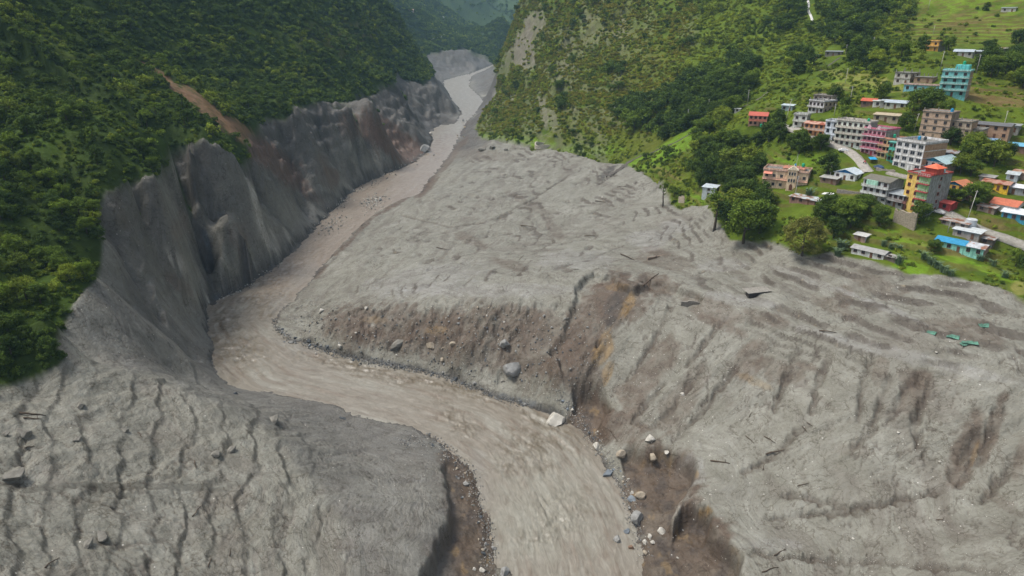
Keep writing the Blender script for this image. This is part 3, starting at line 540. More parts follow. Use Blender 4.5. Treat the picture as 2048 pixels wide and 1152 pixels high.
wr = rough * (1.0*(ridged(sr/5.5 + 0.8*fbm(xr/6, yr/6, 3), sgn/4.0, 4, 205.) - 0.6) + 0.35*fbm(xr/1.3, yr/1.3, 2, 206.))
zr = rzr + (wv + wr)*sstep(3.5, -3, sdr)
rc = np.zeros((len(used), 3)) + np.array([.275, .245, .198])
def rmix(c, m):
    global rc
    rc += (np.array(c) - rc) * np.clip(m, 0, 1)[:, None]
rmix([.32, .30, .25], sstep(0.0, 0.5, fbm(sr/40, sgn/7, 4, 207.)))
rmix([.23, .185, .14], sstep(0.05, 0.5, fbm(sr/18, sgn/4, 4, 208.))*0.7)
rmix([.16, .13, .088], rough*sstep(-0.25, 0.3, fbm(sr/5, sgn/3.5, 4, 209.))*.9)
rmix([.36, .33, .27], rough*sstep(0.25, 0.5, fbm(sr/4, sgn/1.6, 3, 210.))*0.45)
rmix([.20, .155, .115], sstep(.1, .35, fbm(sr/26 + .3*fbm(xr/9, yr/9, 2), sgn/2.2, 4, 213.))*.55); rmix([.33, .315, .27], sstep(.2, .45, fbm(sr/30 + .3*fbm(xr/9, yr/9, 2), sgn/2.0, 4, 214.))*.5)
rmix([.32, .31, .255], rblob(1090, 1050, 120, 110, 0)*0.6)
rmix([.42, .39, .35], sstep(0.2, 0.45, fbm(sr/3.5, sgn/1.6, 4, 211.))*sstep(700, 900, yr)*0.8)
for p in [(610,560,50,10,-38,.7),(560,615,30,18,-30,.5),(760,340,40,5,-28,.4),(930,200,16,6,40,.5),(590,700,60,8,15,.4),(960,960,16,50,-10,.4)]: rmix([.27,.255,.225], rblob(*p[:5])*p[5])
rmix([.315, .245, .195], sstep(290, 400, yr)*sstep(900, 700, yr)*.48)
rc *= np.array([.70, .70, .70])
rc = np.clip(rc*(1 + 0.12*fbm(sr/1.8, sgn/1.2, 3, 212.))[:, None], .02, .7)
o = grid_mesh('river', np.c_[xr, yr, zr], F, M_RIVER, rc); tag(o, kind='structure')
a = o.data.attributes.new('flow', 'FLOAT_VECTOR', 'POINT'); a.data.foreach_set('vector', np.c_[sr/5.2 + .5*fbm(xr/12, yr/12, 3, 221.), sgn/1.6 + .8*fbm(xr/12, yr/12, 3, 222.), 0*sr].astype(np.float32).ravel())

# ------------------------------------------------------------------ object materials
_mc = {}
def paint(rgb, rough=0.85, grime=0.42, kind='wall', metal=0.0):
    key = (tuple(rgb), rough, grime, kind)
    if key in _mc: return _mc[key]
    m, t, b = nodemat(kind); L = t.links; tc = N(t, 'ShaderNodeTexCoord')
    n = N(t, 'ShaderNodeTexNoise', Scale=0.9 if kind != 'rock' else 1.6, Detail=7.0, Roughness=0.7); L.new(tc.outputs['Object'], n.inputs['Vector'])
    rg = N(t, 'ShaderNodeRGB'); rg.outputs[0].default_value = (*rgb, 1); lo = 1 - grime
    c = mulc(t, rg.outputs[0], ramp(t, n.outputs[0], .36, (lo, lo*.98, lo*.94), .62, (1.05, 1.05, 1.05)))
    if kind == 'wall':
        mp = N(t, 'ShaderNodeMapping'); mp.inputs['Scale'].default_value = (1.3, 1.3, .22); L.new(tc.outputs['Object'], mp.inputs['Vector']); sn = N(t, 'ShaderNodeTexNoise', Scale=1.1, Detail=6.0, Roughness=.7); L.new(mp.outputs[0], sn.inputs['Vector'])
        c = mulc(t, c, ramp(t, sn.outputs[0], .36, (.60, .58, .54), .56, (1.02, 1.02, 1.02)))
    if kind == 'brick':
        bk = N(t, 'ShaderNodeTexBrick', Scale=2.2); bk.inputs['Color1'].default_value = (1,1,1,1); bk.inputs['Color2'].default_value = (.8,.78,.75,1); bk.inputs['Mortar'].default_value = (1.15,1.2,1.2,1)
        mp = N(t, 'ShaderNodeMapping'); mp.inputs['Rotation'].default_value = (R(90), 0, R(40)); L.new(tc.outputs['Object'], mp.inputs['Vector']); L.new(mp.outputs[0], bk.inputs['Vector']); c = mulc(t, c, bk.outputs[0])
    if kind in ('metal_roof', 'rusty_roof'):
        wv = N(t, 'ShaderNodeTexWave', Scale=1.6); wv.bands_direction = 'X'; L.new(tc.outputs['Object'], wv.inputs['Vector'])
        bp = N(t, 'ShaderNodeBump', Strength=0.6, Distance=0.06); L.new(wv.outputs[0], bp.inputs['Height']); L.new(bp.outputs[0], b.inputs['Normal'])
        c = mulc(t, c, ramp(t, wv.outputs[0], .2, (.86,.86,.86), .8, (1.05,1.05,1.05)))
    if kind == 'rusty_roof':
        n2_ = N(t, 'ShaderNodeTexNoise', Scale=0.45, Detail=5.0); L.new(tc.outputs['Object'], n2_.inputs['Vector']); c = mulc(t, c, ramp(t, n2_.outputs[0], .47, (1,1,1), .53, (.55,.26,.16)))
    if kind == 'rock':
        bn = N(t, 'ShaderNodeTexNoise', Scale=2.5, Detail=8.0, Roughness=.7); L.new(tc.outputs['Object'], bn.inputs['Vector'])
        bp = N(t, 'ShaderNodeBump', Strength=0.8, Distance=0.3); L.new(bn.outputs[0], bp.inputs['Height']); L.new(bp.outputs[0], b.inputs['Normal'])
    L.new(c, b.inputs['Base Color']); b.inputs['Roughness'].default_value = rough; b.inputs['Metallic'].default_value = metal; b.inputs['Specular IOR Level'].default_value = 0.3
    _mc[key] = m; return m
def foliage(name, rgb, var=0.28):
    m, t, b = nodemat(name); L = t.links; at = N(t, 'ShaderNodeAttribute', attribute_name='Col'); oi = N(t, 'ShaderNodeObjectInfo')
    rg = N(t, 'ShaderNodeRGB'); rg.outputs[0].default_value = (*rgb, 1)
    c = mulc(t, rg.outputs[0], at.outputs['Color']); c = mulc(t, c, ramp(t, oi.outputs['Random'], 0, (1-var*1.1, 1-var, 1-var*.5), 1, (1+var*1.3, 1+var, 1+var*.2)))
    tr = N(t, 'ShaderNodeBsdfTranslucent'); L.new(c, tr.inputs[0]); L.new(c, b.inputs['Base Color']); b.inputs['Roughness'].default_value = .8; b.inputs['Specular IOR Level'].default_value = .06
    ms = N(t, 'ShaderNodeMixShader'); ms.inputs[0].default_value = .22; L.new(b.outputs[0], ms.inputs[1]); L.new(tr.outputs[0], ms.inputs[2]); L.new(ms.outputs[0], t.nodes['Material Output'].inputs[0]); return m
F_DARK = foliage('dark_leaves', (.058, .098, .020)); F_MID = foliage('green_leaves', (.088, .140, .022)); F_LIGHT = foliage('light_leaves', (.150, .205, .030)); F_OLIVE = foliage('olive_leaves', (.165, .175, .040), .1); F_GREY = foliage('grey_green_leaves', (.085, .125, .060)); F_BRIGHT = foliage('bright_leaves', (.215, .28, .036))
F_SCRUB = foliage('dry_scrub', (.245, .25, .045))
M_BARK = paint((.085, .068, .052), .9, .4, 'bark')

# ------------------------------------------------------------------ small mesh builder
class MB:
    def __init__(s): s.v = []; s.f = []
    def poly(s, pts, faces):
        o = len(s.v); s.v += [tuple(p) for p in pts]; s.f += [tuple(i+o for i in f) for f in faces]; return s
    def box(s, x0, x1, y0, y1, z0, z1):
        return s.poly([(x0,y0,z0),(x1,y0,z0),(x1,y1,z0),(x0,y1,z0),(x0,y0,z1),(x1,y0,z1),(x1,y1,z1),(x0,y1,z1)], [(0,3,2,1),(4,5,6,7),(0,1,5,4),(1,2,6,5),(2,3,7,6),(3,0,4,7)])
    def slab(s, a, b, c, d, th):
        """sheet through four corners with thickness below"""
        q = [Vector(p) for p in (a, b, c, d)]; n = (q[1]-q[0]).cross(q[3]-q[0]).normalized()
        if n.z < 0: n = -n
        lo = [p - n*th for p in q]; return s.poly([*q, *lo], [(0,1,2,3),(7,6,5,4),(0,4,5,1),(1,5,6,2),(2,6,7,3),(3,7,4,0)])
    def tube(s, p0, p1, r0, r1, n=7, cap=True):
        p0 = Vector(p0); p1 = Vector(p1); a = (p1-p0).normalized(); u = a.orthogonal().normalized(); v = a.cross(u); o = len(s.v)
        for p, r in ((p0, r0), (p1, r1)):
            for i in range(n): t_ = 2*math.pi*i/n; s.v.append(tuple(p + u*(r*math.cos(t_)) + v*(r*math.sin(t_))))
        for i in range(n): j = (i+1) % n; s.f.append((o+i, o+j, o+n+j, o+n+i))
        if cap: s.f.append(tuple(o+i for i in range(n))[::-1]); s.f.append(tuple(o+n+i for i in range(n)))
        return s
    def path(s, pts, rad, n=7):
        o = len(s.v); P_ = [Vector(p) for p in pts]
        for k, p in enumerate(P_):
            a = (P_[min(k+1, len(P_)-1)] - P_[max(k-1, 0)]).normalized(); u = Vector((0.3,1,0.1)).cross(a).normalized(); v = a.cross(u)
            for i in range(n): t_ = 2*math.pi*i/n; s.v.append(tuple(p + u*(rad[k]*math.cos(t_)) + v*(rad[k]*math.sin(t_))))
        for k in range(len(P_)-1):
            for i in range(n): j = (i+1) % n; s.f.append((o+k*n+i, o+k*n+j, o+(k+1)*n+j, o+(k+1)*n+i))
        s.f.append(tuple(o+i for i in range(n))[::-1]); e = o+(len(P_)-1)*n; s.f.append(tuple(e+i for i in range(n))); return s
    def build(s, name, mat, parent=None, smooth=False):
        me = bpy.data.meshes.new(name); me.from_pydata(s.v, [], s.f); me.materials.append(mat)
        if smooth: me.polygons.foreach_set('use_smooth', np.ones(len(me.polygons), bool))
        o = link(bpy.data.objects.new(name, me))
        if parent: o.parent = parent
        return o
def empty(name, loc, rot=0.0):
    o = link(bpy.data.objects.new(name, None)); o.location = loc; o.rotation_euler = (0, 0, rot); o.empty_display_size = 0.3; return o
def copy_tree(o, parent=None, kids=None):
    c = o.copy(); link(c); c.parent = parent
    for ch in (kids if kids is not None else [k for k in bpy.data.objects if k.parent == o]):
        copy_tree(ch, c)
    return c

# ------------------------------------------------------------------ trees
def leaf_mesh(name, clumps, leaf, per, mat, seed, droop=0.0, upb=0.35):
    """clumps: (x, y, z, radius, shade); each becomes a tuft of small leaf faces"""
    r_ = np.random.RandomState(seed); Vs = []; Cs = []
    for (cx, cy, cz, cr_, sh) in clumps:
        n = max(4, int(per * cr_**1.6)); d = r_.normal(size=(n, 3)); d /= np.linalg.norm(d, axis=1)[:, None]; rad = cr_*(0.45 + 0.6*r_.rand(n)**0.6)
        c = np.array([cx, cy, cz]) + d*rad[:, None]*[1, 1, .8]; nm = d + r_.normal(size=(n, 3))*.55 + [0, 0, upb]; nm /= np.linalg.norm(nm, axis=1)[:, None]
        a = np.cross(nm, r_.normal(size=(n, 3))); a /= np.linalg.norm(a, axis=1)[:, None]; b = np.cross(nm, a); s = leaf*(0.6 + 0.9*r_.rand(n))[:, None]
        q = np.stack([c - a*s, c - b*s*.62, c + a*s, c + b*s*.62], 1); Vs.append(q.reshape(-1, 3)); tint = sh*(0.8 + 0.4*r_.rand(n))
        Cs.append(np.repeat(np.c_[tint*(0.95+.15*r_.rand(n)), tint, tint*.95], 4, 0))
    V = np.concatenate(Vs); C = np.concatenate(Cs); F = np.arange(len(V)).reshape(-1, 4)
    o = grid_mesh(name, V, F, mat, C, smooth=False); return o
def crown_clumps(r_, n, rx, rz, cz, cr_, hollow=.5, squash=1.0, lean=0.0):
    out = []
    for i in range(n):
        d = r_.normal(size=3); d /= np.linalg.norm(d); d[2] = abs(d[2]) if r_.rand() < .62 else d[2]; q = hollow + (1-hollow)*r_.rand(); rr_ = rx*(0.82 + 0.36*r_.rand())
        out.append((d[0]*rr_*q + lean*d[2], d[1]*rr_*q, cz + d[2]*rz*q, cr_*(.6 + .8*r_.rand()), 0.62 + 0.75*r_.rand()))
    return out
TREES = {}
def trunk_mb(r_, H, r0, spread, forks=6, bare=.35):
    m = MB(); pts_ = [(0, 0, -1.2)]; x = y = 0
    for k in range(1, 6): x += r_.normal()*H*.012; y += r_.normal()*H*.012; pts_.append((x, y, H*.85*k/5))
    m.path(pts_, [r0*1.35, r0, r0*.85, r0*.62, r0*.42, r0*.2], 7)
    for i in range(forks):
        z = H*(bare + (.8-bare)*i/forks); a = r_.rand()*6.28; k = z/(H*.85)*5; p = Vector(pts_[min(int(k), 5)]); p.z = z; L_ = spread*(.6+.5*r_.rand())
        e = p + Vector((math.cos(a)*L_, math.sin(a)*L_, L_*.55)); mid = (p+e)/2 + Vector((0, 0, -L_*.06)); m.path([p, mid, e], [r0*.4, r0*.26, r0*.1], 5)
    return m
def make_tree(kind, seed, parent_holder=None):
    r_ = np.random.RandomState(seed)
    if kind == 'broadleaf_tree': H, sp = 10., 3.2; cl_ = crown_clumps(r_, 60, 4.0, 4.3, 5.4, 1.2); mat = F_MID; lf, per = .26, 44
    elif kind == 'dark_tree': H, sp = 10., 2.8; cl_ = crown_clumps(r_, 58, 3.5, 4.6, 5.1, 1.1); mat = F_DARK; lf, per = .26, 46
    elif kind == 'light_tree': H, sp = 10., 3.4; cl_ = crown_clumps(r_, 58, 4.3, 4.2, 5.4, 1.15); mat = F_LIGHT; lf, per = .26, 44
    elif kind == 'tall_tree': H, sp = 10., 1.5; cl_ = [c for c in crown_clumps(r_, 44, 1.9, 4.7, 5.2, .8)]; mat = F_DARK; lf, per = .21, 60
    elif kind == 'pine_tree':
        H, sp = 10., .9; cl_ = []; mat = F_DARK; lf, per = .2, 70
        for i in range(60):
            z = 1.6 + 8.2*r_.rand()**.9; rad = 2.3*(1-(z-1)/9.4)**.8 + .15; a = r_.rand()*6.28; q = .35+.65*r_.rand(); cl_.append((math.cos(a)*rad*q, math.sin(a)*rad*q, z, .62, .6+.6*r_.rand()))
    elif kind == 'round_tree': H, sp = 10., 3.4; cl_ = crown_clumps(r_, 210, 4.2, 5.0, 4.6, .72, .86); cl_ = [(a*(1 if c > 1.6 else .9), b*(1 if c > 1.6 else .9), c if c > 1.2 else 1.4+.6*e, d, e) for a, b, c, d, e in cl_]; mat = F_OLIVE; lf, per = .16, 90
    elif kind == 'sparse_tree': H, sp = 10., 1.6; cl_ = crown_clumps(r_, 20, 1.9, 2.7, 7.0, .75, .3); mat = F_MID; lf, per = .2, 45
    elif kind == 'bush': H, sp = 2., .8; cl_ = crown_clumps(r_, 16, .95, .75, .75, .55); mat = F_MID; lf, per = .17, 90
    elif kind == 'light_bush': H, sp = 2., .8; cl_ = crown_clumps(r_, 16, 1.05, .65, .65, .5); mat = F_BRIGHT; lf, per = .17, 90
    root = empty(kind, (0, 0, 0)); cr_ = leaf_mesh('crown', cl_, lf, per, mat, seed+1); cr_.parent = root
    tr_ = trunk_mb(r_, H, .26 if H > 5 else .07, sp, 7 if H > 5 else 4, .45 if kind == 'sparse_tree' else .3 if H > 5 else .1).build('trunk', M_BARK, root, True)
    return root, [cr_, tr_]
def proto(kind, seeds):
    TREES[kind] = []
    for sd_ in seeds: TREES[kind].append(list(make_tree(kind, sd_)) + [False])
for k_, s_ in (('broadleaf_tree', (1, 2)), ('dark_tree', (3, 4)), ('light_tree', (5, 6)), ('tall_tree', (7, 8)), ('pine_tree', (9, 10)), ('round_tree', (11,)), ('sparse_tree', (12,)), ('bush', (13, 14)), ('light_bush', (15, 16))): proto(k_, s_)
rnd = random.Random(5)
def plant(kind, x, y, z, H, label, cat='tree', group=None, wide=1.0):
    e = rnd.choice(TREES[kind]); base = 10. if 'bush' not in kind else 1.8
    if not e[2]: o = e[0]; e[2] = True
    else: o = copy_tree(e[0], None, e[1])
    s = H/base; o.location = (x, y, z-.1); o.scale = (s*wide, s*wide, s); o.rotation_euler = (0, 0, rnd.random()*6.28); tag(o, label, cat, group); return o
def plant_px(kind, px, py, H, label, cat='tree', group=None, wide=1.0):
    x, y, z, t = hit(px, py); return plant(kind, x, y, z, H, label, cat, group, wide)
TAKEN = []       # (px, py, radius) kept clear of scattered plants
ntree = 0
def T(kind, px, py, H, label, wide=1.0, group=None, cat='tree'):
    global ntree; ntree += 1; TAKEN.append((px, py - 8, 14)); return plant_px(kind, px, py, H, label, cat, group, wide)
T('round_tree', 1604, 512, 16.5, 'dense dome-shaped olive green tree standing alone in the grey mud', 1.02)
T('broadleaf_tree', 1487, 486, 20, 'largest dark leafy tree, its foot in the mud left of the olive dome tree', 1.0)
T('broadleaf_tree', 1520, 466, 15, 'leafy tree overlapping the right side of the largest mud-edge tree', 1.0)
T('light_tree', 1478, 436, 15, 'lighter green tree behind the largest mud-edge tree', 1.0)
T('dark_tree', 1452, 452, 13, 'dark bushy tree between the bare-trunked tree and the largest mud-edge tree', 1.1)
T('sparse_tree', 1428, 461, 20, 'tall thin tree with a long bare trunk rising out of the mud', 1.15)
T('sparse_tree', 1326, 412, 15, 'thin leaning tree with sparse yellowish leaves at the tip of the mud')
T('light_tree', 1468, 358, 18, 'big rounded light green tree left of the peach villa', 1.1)
T('light_tree', 1497, 340, 13, 'light green tree just above the peach villa left wing', 1.1)
T('dark_tree', 1418, 372, 17, 'tall dark tree beside the grey sheet-metal hut', .8)
T('dark_tree', 1404, 340, 15, 'dark tree above the small terraced plots', .8)
T('dark_tree', 1512, 398, 7, 'dark tree in front of the peach villa left wing')
T('light_tree', 1540, 412, 7, 'small leafy tree below the peach villa entrance', 1.1)
T('dark_tree', 1556, 252, 9.5, 'round dark tree right of the red-roofed house', 1.1)
T('dark_tree', 1516, 292, 8, 'dark spreading tree below the red-roofed house', 1.5)
T('dark_tree', 1655, 350, 11, 'dark tree on the meadow left of the white and blue cottage', 1.1)
T('dark_tree', 1838, 447, 9, 'greyish dark tree against the foot of the yellow tower block', 1.2)
T('broadleaf_tree', 1694, 448, 11, 'spreading green tree below the mint and grey block', 1.3)
T('broadleaf_tree', 1668, 430, 8, 'small green tree below the white and blue cottage', 1.3)
T('broadleaf_tree', 1727, 425, 8, 'small green tree left of the grey balconied row', 1.4)
T('dark_tree', 1758, 448, 8, 'dark tree left of the stone retaining wall', 1.3)
T('broadleaf_tree', 1640, 300, 8, 'leafy tree below the orange terraced row', 1.2)
T('light_tree', 1600, 285, 7, 'light green tree on the meadow under the small white-green house', 1.4)
T('dark_tree', 1702, 85, 17, 'large dark tree high on the right mountainside', 1.1)
T('dark_tree', 1730, 60, 13, 'dark tree beside the large one high on the right mountainside', 1.1)
T('dark_tree', 1732, 140, 9, 'dark tree on the slope above the yellow field', 1.1)
T('broadleaf_tree', 1832, 220, 10, 'tall leafy tree below the low blue house', 1.1)
T('broadleaf_tree', 1850, 208, 8, 'leafy tree below the turquoise block', 1.3)
T('dark_tree', 1812, 262, 9, 'dark tree left of the four-storey brick block', 1.1)
T('dark_tree', 1900, 290, 8, 'dark tree right of the white block brick side', 1.3)
T('dark_tree', 1945, 300, 7, 'dark tree below the brick houses on the right', 1.3)
T('dark_tree', 2012, 322, 8, 'dark tree left of the blue-roofed hut at the right edge', 1.2)
T('broadleaf_tree', 1942, 352, 7, 'bushy tree above the orange-roofed blue house', 1.4)
T('broadleaf_tree', 1905, 405, 6, 'bushy tree below the orange-roofed blue house', 1.5)
T('broadleaf_tree', 1962, 392, 6, 'bushy tree right of the orange-roofed blue house', 1.5)
T('dark_tree', 1156, 312, 11, 'dark tree where the mud meets the grass under the rock face', .9)
T('dark_tree', 1690, 215, 6, 'small dark tree left of the red-roofed shed', 1.2)
T('dark_tree', 1638, 262, 6, 'dark tree between the grey frame house and the white block', 1.1)
T('light_tree', 1786, 322, 5, 'small tree with the blue sheet at its foot', 1.3)
T('dark_tree', 1975, 110, 10, 'dark tree beside the metal-roofed row at the top right', 1.2)
T('dark_tree', 2035, 95, 12, 'dark tree at the right edge near the metal-roofed row', 1.2)
# ------------------------------------------------------------------ houses
GREYW = (.33, .32, .30); BRICK = (.36, .21, .13); TAN = (.42, .34, .26); WHITE = (.74, .75, .74); CONC = (.27, .265, .25)
GLASS = paint((.035, .04, .05), .15, .2, 'glass'); DARKW = paint((.05, .045, .04), .8, .2, 'opening')
def window(parent, x, y, z, w_, h_, face, fc, arched=False):
    """one window as a part: frame, with its pane as a sub-part; face 'f' (front) or 's' (right side wall)"""
    m = MB(); g = MB(); b = .12; e = .06; d_ = .10
    def bx(mb, x0, x1, y0, y1, z0, z1):
        if face == 'f': mb.box(x+x0, x+x1, y-y1, y-y0, z+z0, z+z1)
        else: mb.box(x+y0, x+y1, y+x0, y+x1, z+z0, z+z1)
    h2 = w_/2
    bx(m, -h2-b, -h2, 0, d_, -b, h_+b); bx(m, h2, h2+b, 0, d_, -b, h_+b); bx(m, -h2, h2, 0, d_, h_, h_+b); bx(m, -h2, h2, 0, d_+.05, -b, 0)
    if w_ > .9: bx(m, -.04, .04, 0, d_-.02, 0, h_)
    if arched: bx(m, -h2*.7, h2*.7, 0, d_, h_+b, h_+b+.25)
    bx(g, -h2, h2, 0, .045, 0, h_)
    o = m.build('window', fc, parent); g.build('pane', GLASS, o); return o
def roof_gable(parent, w_, d_, H, rise, over, mat, axis='x', hip=0.0):
    m = MB(); th = .1
    if axis == 'x':
        x0, x1 = -w_/2-over, w_/2+over; y0, y1 = -over, d_+over; ym = d_/2; hz = H+rise; lz = H - rise*over/(d_/2)
        m.slab((x0,y0,lz),(x1,y0,lz),(x1-hip,ym,hz),(x0+hip,ym,hz),th); m.slab((x1,y1,lz),(x0,y1,lz),(x0+hip,ym,hz),(x1-hip,ym,hz),th)
        if hip: m.poly([(x1,y0,lz),(x1,y1,lz),(x1-hip,ym,hz)],[(0,1,2)]); m.poly([(x0,y0,lz),(x0,y1,lz),(x0+hip,ym,hz)],[(0,2,1)])
    else:
        x0, x1 = -w_/2-over, w_/2+over; y0, y1 = -over, d_+over; hz = H+rise; lz = H - rise*over/(w_/2)
        m.slab((x0,y0,lz),(0,y0,hz),(0,y1,hz),(x0,y1,lz),th); m.slab((0,y0,hz),(x1,y0,lz),(x1,y1,lz),(0,y1,hz),th)
    return m.build('roof', mat, parent)
def house(name, label, px, py, w_, d_, n, phi, front, side, roof='flat', rc=(.3,.3,.3), rk='metal_roof', sh=2.9, nw=3, ns=0, cat='house', trim=None, balcony=(), band=None, fc=(.16,.08,.05), bare=0, rise=1.2, parapet=.7, door=True,
          axis='x', stubs=0, sk='wall', fk='wall', arched=False, cols=False, hip=0, wsz=(1.1, 1.25), over=.5, dz=0.0, group=None, gable=None, clear=True):
    x, y, z, t = hit(px, py); z += dz; root = empty(name, (x, y, z), -R(phi)); tag(root, label, cat, group); H = n*sh
    ms = paint(side, .9, .35, sk); mf = paint(front, .85, .28, fk); mt = paint(trim or [c*.9 for c in front], .85, .3)
    MB().box(-w_/2, w_/2, .04, d_, -5, H).build('wall', ms, root)
    MB().box(-w_/2, w_/2, 0, .04, -4.9, H).build('facade', mf, root)
    fr = paint(fc, .6, .2)
    if band is not None:
        for k in range(1, n + (roof == 'flat')): MB().box(-w_/2-.12, w_/2+.1, -.22, d_+.08, k*sh-.16, k*sh+.06).build('floor_slab', paint(band, .85, .3), root)
    for k in range(n):
        dxw = w_/nw
        for i in range(nw):
            xc = -w_/2 + dxw*(i+.5)
            if door and k == 0 and i == nw//2:
                dm = MB(); dm.box(xc-.5, xc+.5, -.09, 0, 0, 2.1); do = dm.build('door', fr, root); MB().box(xc+.3, xc+.38, -.14, -.09, 1.0, 1.12).build('handle', paint((.4,.38,.3), .4, .1, 'metal'), do); continue
            window(root, xc, 0, k*sh+1.0, wsz[0], wsz[1], 'f', fr, arched)
        for i in range(ns): window(root, w_/2, d_*(i+.6)/(ns+.2), k*sh+1.1, .9, 1.1, 's', fr)
    for k in balcony:
        zz = k*sh; b = MB().box(-w_/2-.1, w_/2+.05, -1.15, -.23, zz-.14, zz+.04).build('balcony', paint(band or trim or front, .85, .3), root)
        rl = MB()
        for i in range(int(w_/1.1)+1): xx = -w_/2 + i*w_/int(w_/1.1); rl.box(xx-.04, xx+.04, -1.13, -1.05, zz+.04, zz+.95)
        rl.box(-w_/2-.05, w_/2+.03, -1.14, -1.04, zz+.95, zz+1.03); rl.box(-w_/2-.05, w_/2+.03, -1.12, -1.06, zz+.3, zz+.72); rl.build('railing', mt, b)
    if cols:
        for i in range(nw+1):
            xx = -w_/2+.1 + i*(w_-.2)/nw; MB().box(xx-.14, xx+.14, -.16, 0, -1, H).build('column', mt, root)
    if roof == 'flat':
        m = MB(); m.box(-w_/2-.3, w_/2+.3, -.4, d_+.3, H+.063, H+.24); ro = m.build('roof', paint([c*.8 for c in CONC], .95, .45), root)
        if parapet:
            p = MB(); h_ = H+.24+parapet; q = .16; p.box(-w_/2-.15, w_/2+.15, -.2, -.2+q, H+.24, h_); p.box(-w_/2-.15, w_/2+.15, d_+.04, d_+.04+q, H+.24, h_)
            p.box(-w_/2-.15, -w_/2-.15+q, -.04, d_+.04, H+.24, h_); p.box(w_/2+.15-q, w_/2+.15, -.04, d_+.04, H+.24, h_); p.build('parapet', mt, root)
        for i in range(stubs):
            xx = -w_/2+.3 + (i % 3)*(w_-.6)/2; yy = .3 + (i//3)*(d_-.8); MB().box(xx-.15, xx+.15, yy-.15, yy+.15, H+.24, H+.24+1.5+.4*(i % 2)).build('column_stub', paint(CONC, .9, .3), root)
    elif roof == 'gable':
        roof_gable(root, w_, d_, H, rise, over, paint(rc, .45, .25, rk), axis, hip)
        if not hip:
            gm_ = paint(gable or side, .85, .2)
            if axis == 'x':
                for xx in (-w_/2, w_/2-.1): MB().poly([(xx,0,H),(xx+.1,0,H),(xx+.1,d_,H),(xx,d_,H),(xx,d_/2,H+rise-.12),(xx+.1,d_/2,H+rise-.12)], [(0,4,3),(1,2,5),(0,1,5,4),(2,3,4,5),(0,3,2,1)]).build('gable', gm_, root)
            else:
                for yy in (0, d_-.1): MB().poly([(-w_/2,yy,H),(w_/2,yy,H),(w_/2,yy+.1,H),(-w_/2,yy+.1,H),(0,yy,H+rise-.12),(0,yy+.1,H+rise-.12)], [(0,1,4),(3,5,2),(0,4,5,3),(1,2,5,4),(0,3,2,1)]).build('gable', gm_, root)
    elif roof == 'shed':
        MB().slab((-w_/2-over,-over,H+.1),(w_/2+over,-over,H+.1),(w_/2+over,d_+over,H+rise),(-w_/2-over,d_+over,H+rise),.09).build('roof', paint(rc, .45, .3, rk), root)
        MB().poly([(w_/2-.12,0,H),(w_/2,0,H),(w_/2,d_,H),(w_/2-.12,d_,H),(w_/2-.12,d_,H+rise-.15),(w_/2,d_,H+rise-.15)],[(0,4,3),(1,2,5),(0,1,5,4),(2,3,4,5)]).build('gable', ms, root)
    if clear:
        s_ = FPX/t; TAKEN.append((px + d_*.25*s_, py - 4, max(w_, d_)*.62*s_)); TAKEN.append((px, py+3, w_*.5*s_))
    return root, (x, y, z, t, H)
def on_house(h_, lx, ly, lz):
    root, (x, y, z, t, H) = h_; a = root.rotation_euler[2]; return (x + lx*math.cos(a) - ly*math.sin(a), y + lx*math.sin(a) + ly*math.cos(a), z + lz)
def tank(loc, label, rgb, s=1.0, group=None):
    o = empty('water_tank', loc); tag(o, label, 'water tank', group)
    MB().tube((0,0,.25*s), (0,0,1.45*s), .62*s, .66*s, 14).tube((0,0,1.45*s), (0,0,1.75*s), .66*s, .22*s, 14).build('barrel', paint(rgb, .45, .15, 'plastic'), o, False)
    MB().tube((0,0,1.75*s), (0,0,1.9*s), .24*s, .22*s, 10).build('lid', paint([c*.7 for c in rgb], .5, .1, 'plastic'), o)
    m = MB(); [m.box(a*.4*s-.06, a*.4*s+.06, b*.4*s-.06, b*.4*s+.06, 0, .25*s) for a in (-1,1) for b in (-1,1)]; m.build('stand', paint((.2,.2,.2), .6, .2, 'metal'), o); return o
RED_ = (.50, .12, .08); BLUE_ = (.03, .27, .52); TIN = (.42, .48, .54); GRN = (.02, .36, .20)
# --- upper slope
house('stone_hut', 'small white hut with a flat roof among the highest terraces', 2016, 24, 9, 5, 1, 38, (.6,.59,.55), GREYW, 'shed', TIN, nw=2, rise=.5)
h = house('orange_house', 'two-storey orange house with a tin top standing alone high on the slope', 1862, 102, 8.5, 10, 2, 58, (.72,.40,.10), GREYW, 'flat', nw=2, balcony=(1,), trim=(.72,.42,.12), band=(.3,.25,.2))
house('tin_house', 'grey house with an upright tin sheet box on top, near the orange house', 1925, 113, 10, 7, 1, 40, (.42,.42,.40), GREYW, 'gable', TIN, nw=3)
house('low_shed', 'open shed with a pale tin roof, middle of the row right of the orange house', 1958, 113, 8, 5, 1, 38, (.12,.11,.10), (.2,.19,.18), 'shed', TIN, nw=2, rise=.8)
house('low_shed', 'long shed with a mossy roof, rightmost of the row near the orange house', 1998, 107, 14, 5, 1, 38, (.2,.19,.17), (.2,.19,.18), 'shed', (.26,.27,.24), 'rusty_roof', nw=3, rise=.8)
house('low_shed', 'low dark shed on the far left of the high slope path', 1626, 119, 7, 5, 1, 35, (.40,.38,.34), (.2,.18,.15), 'shed', (.10,.10,.10), nw=2, rise=.5)
house('low_shed', 'long low grey-roofed shed beside a power pole on the high slope', 1666, 112, 11, 5, 1, 36, (.22,.21,.18), (.2,.18,.15), 'shed', (.26,.29,.31), nw=3, rise=.6)
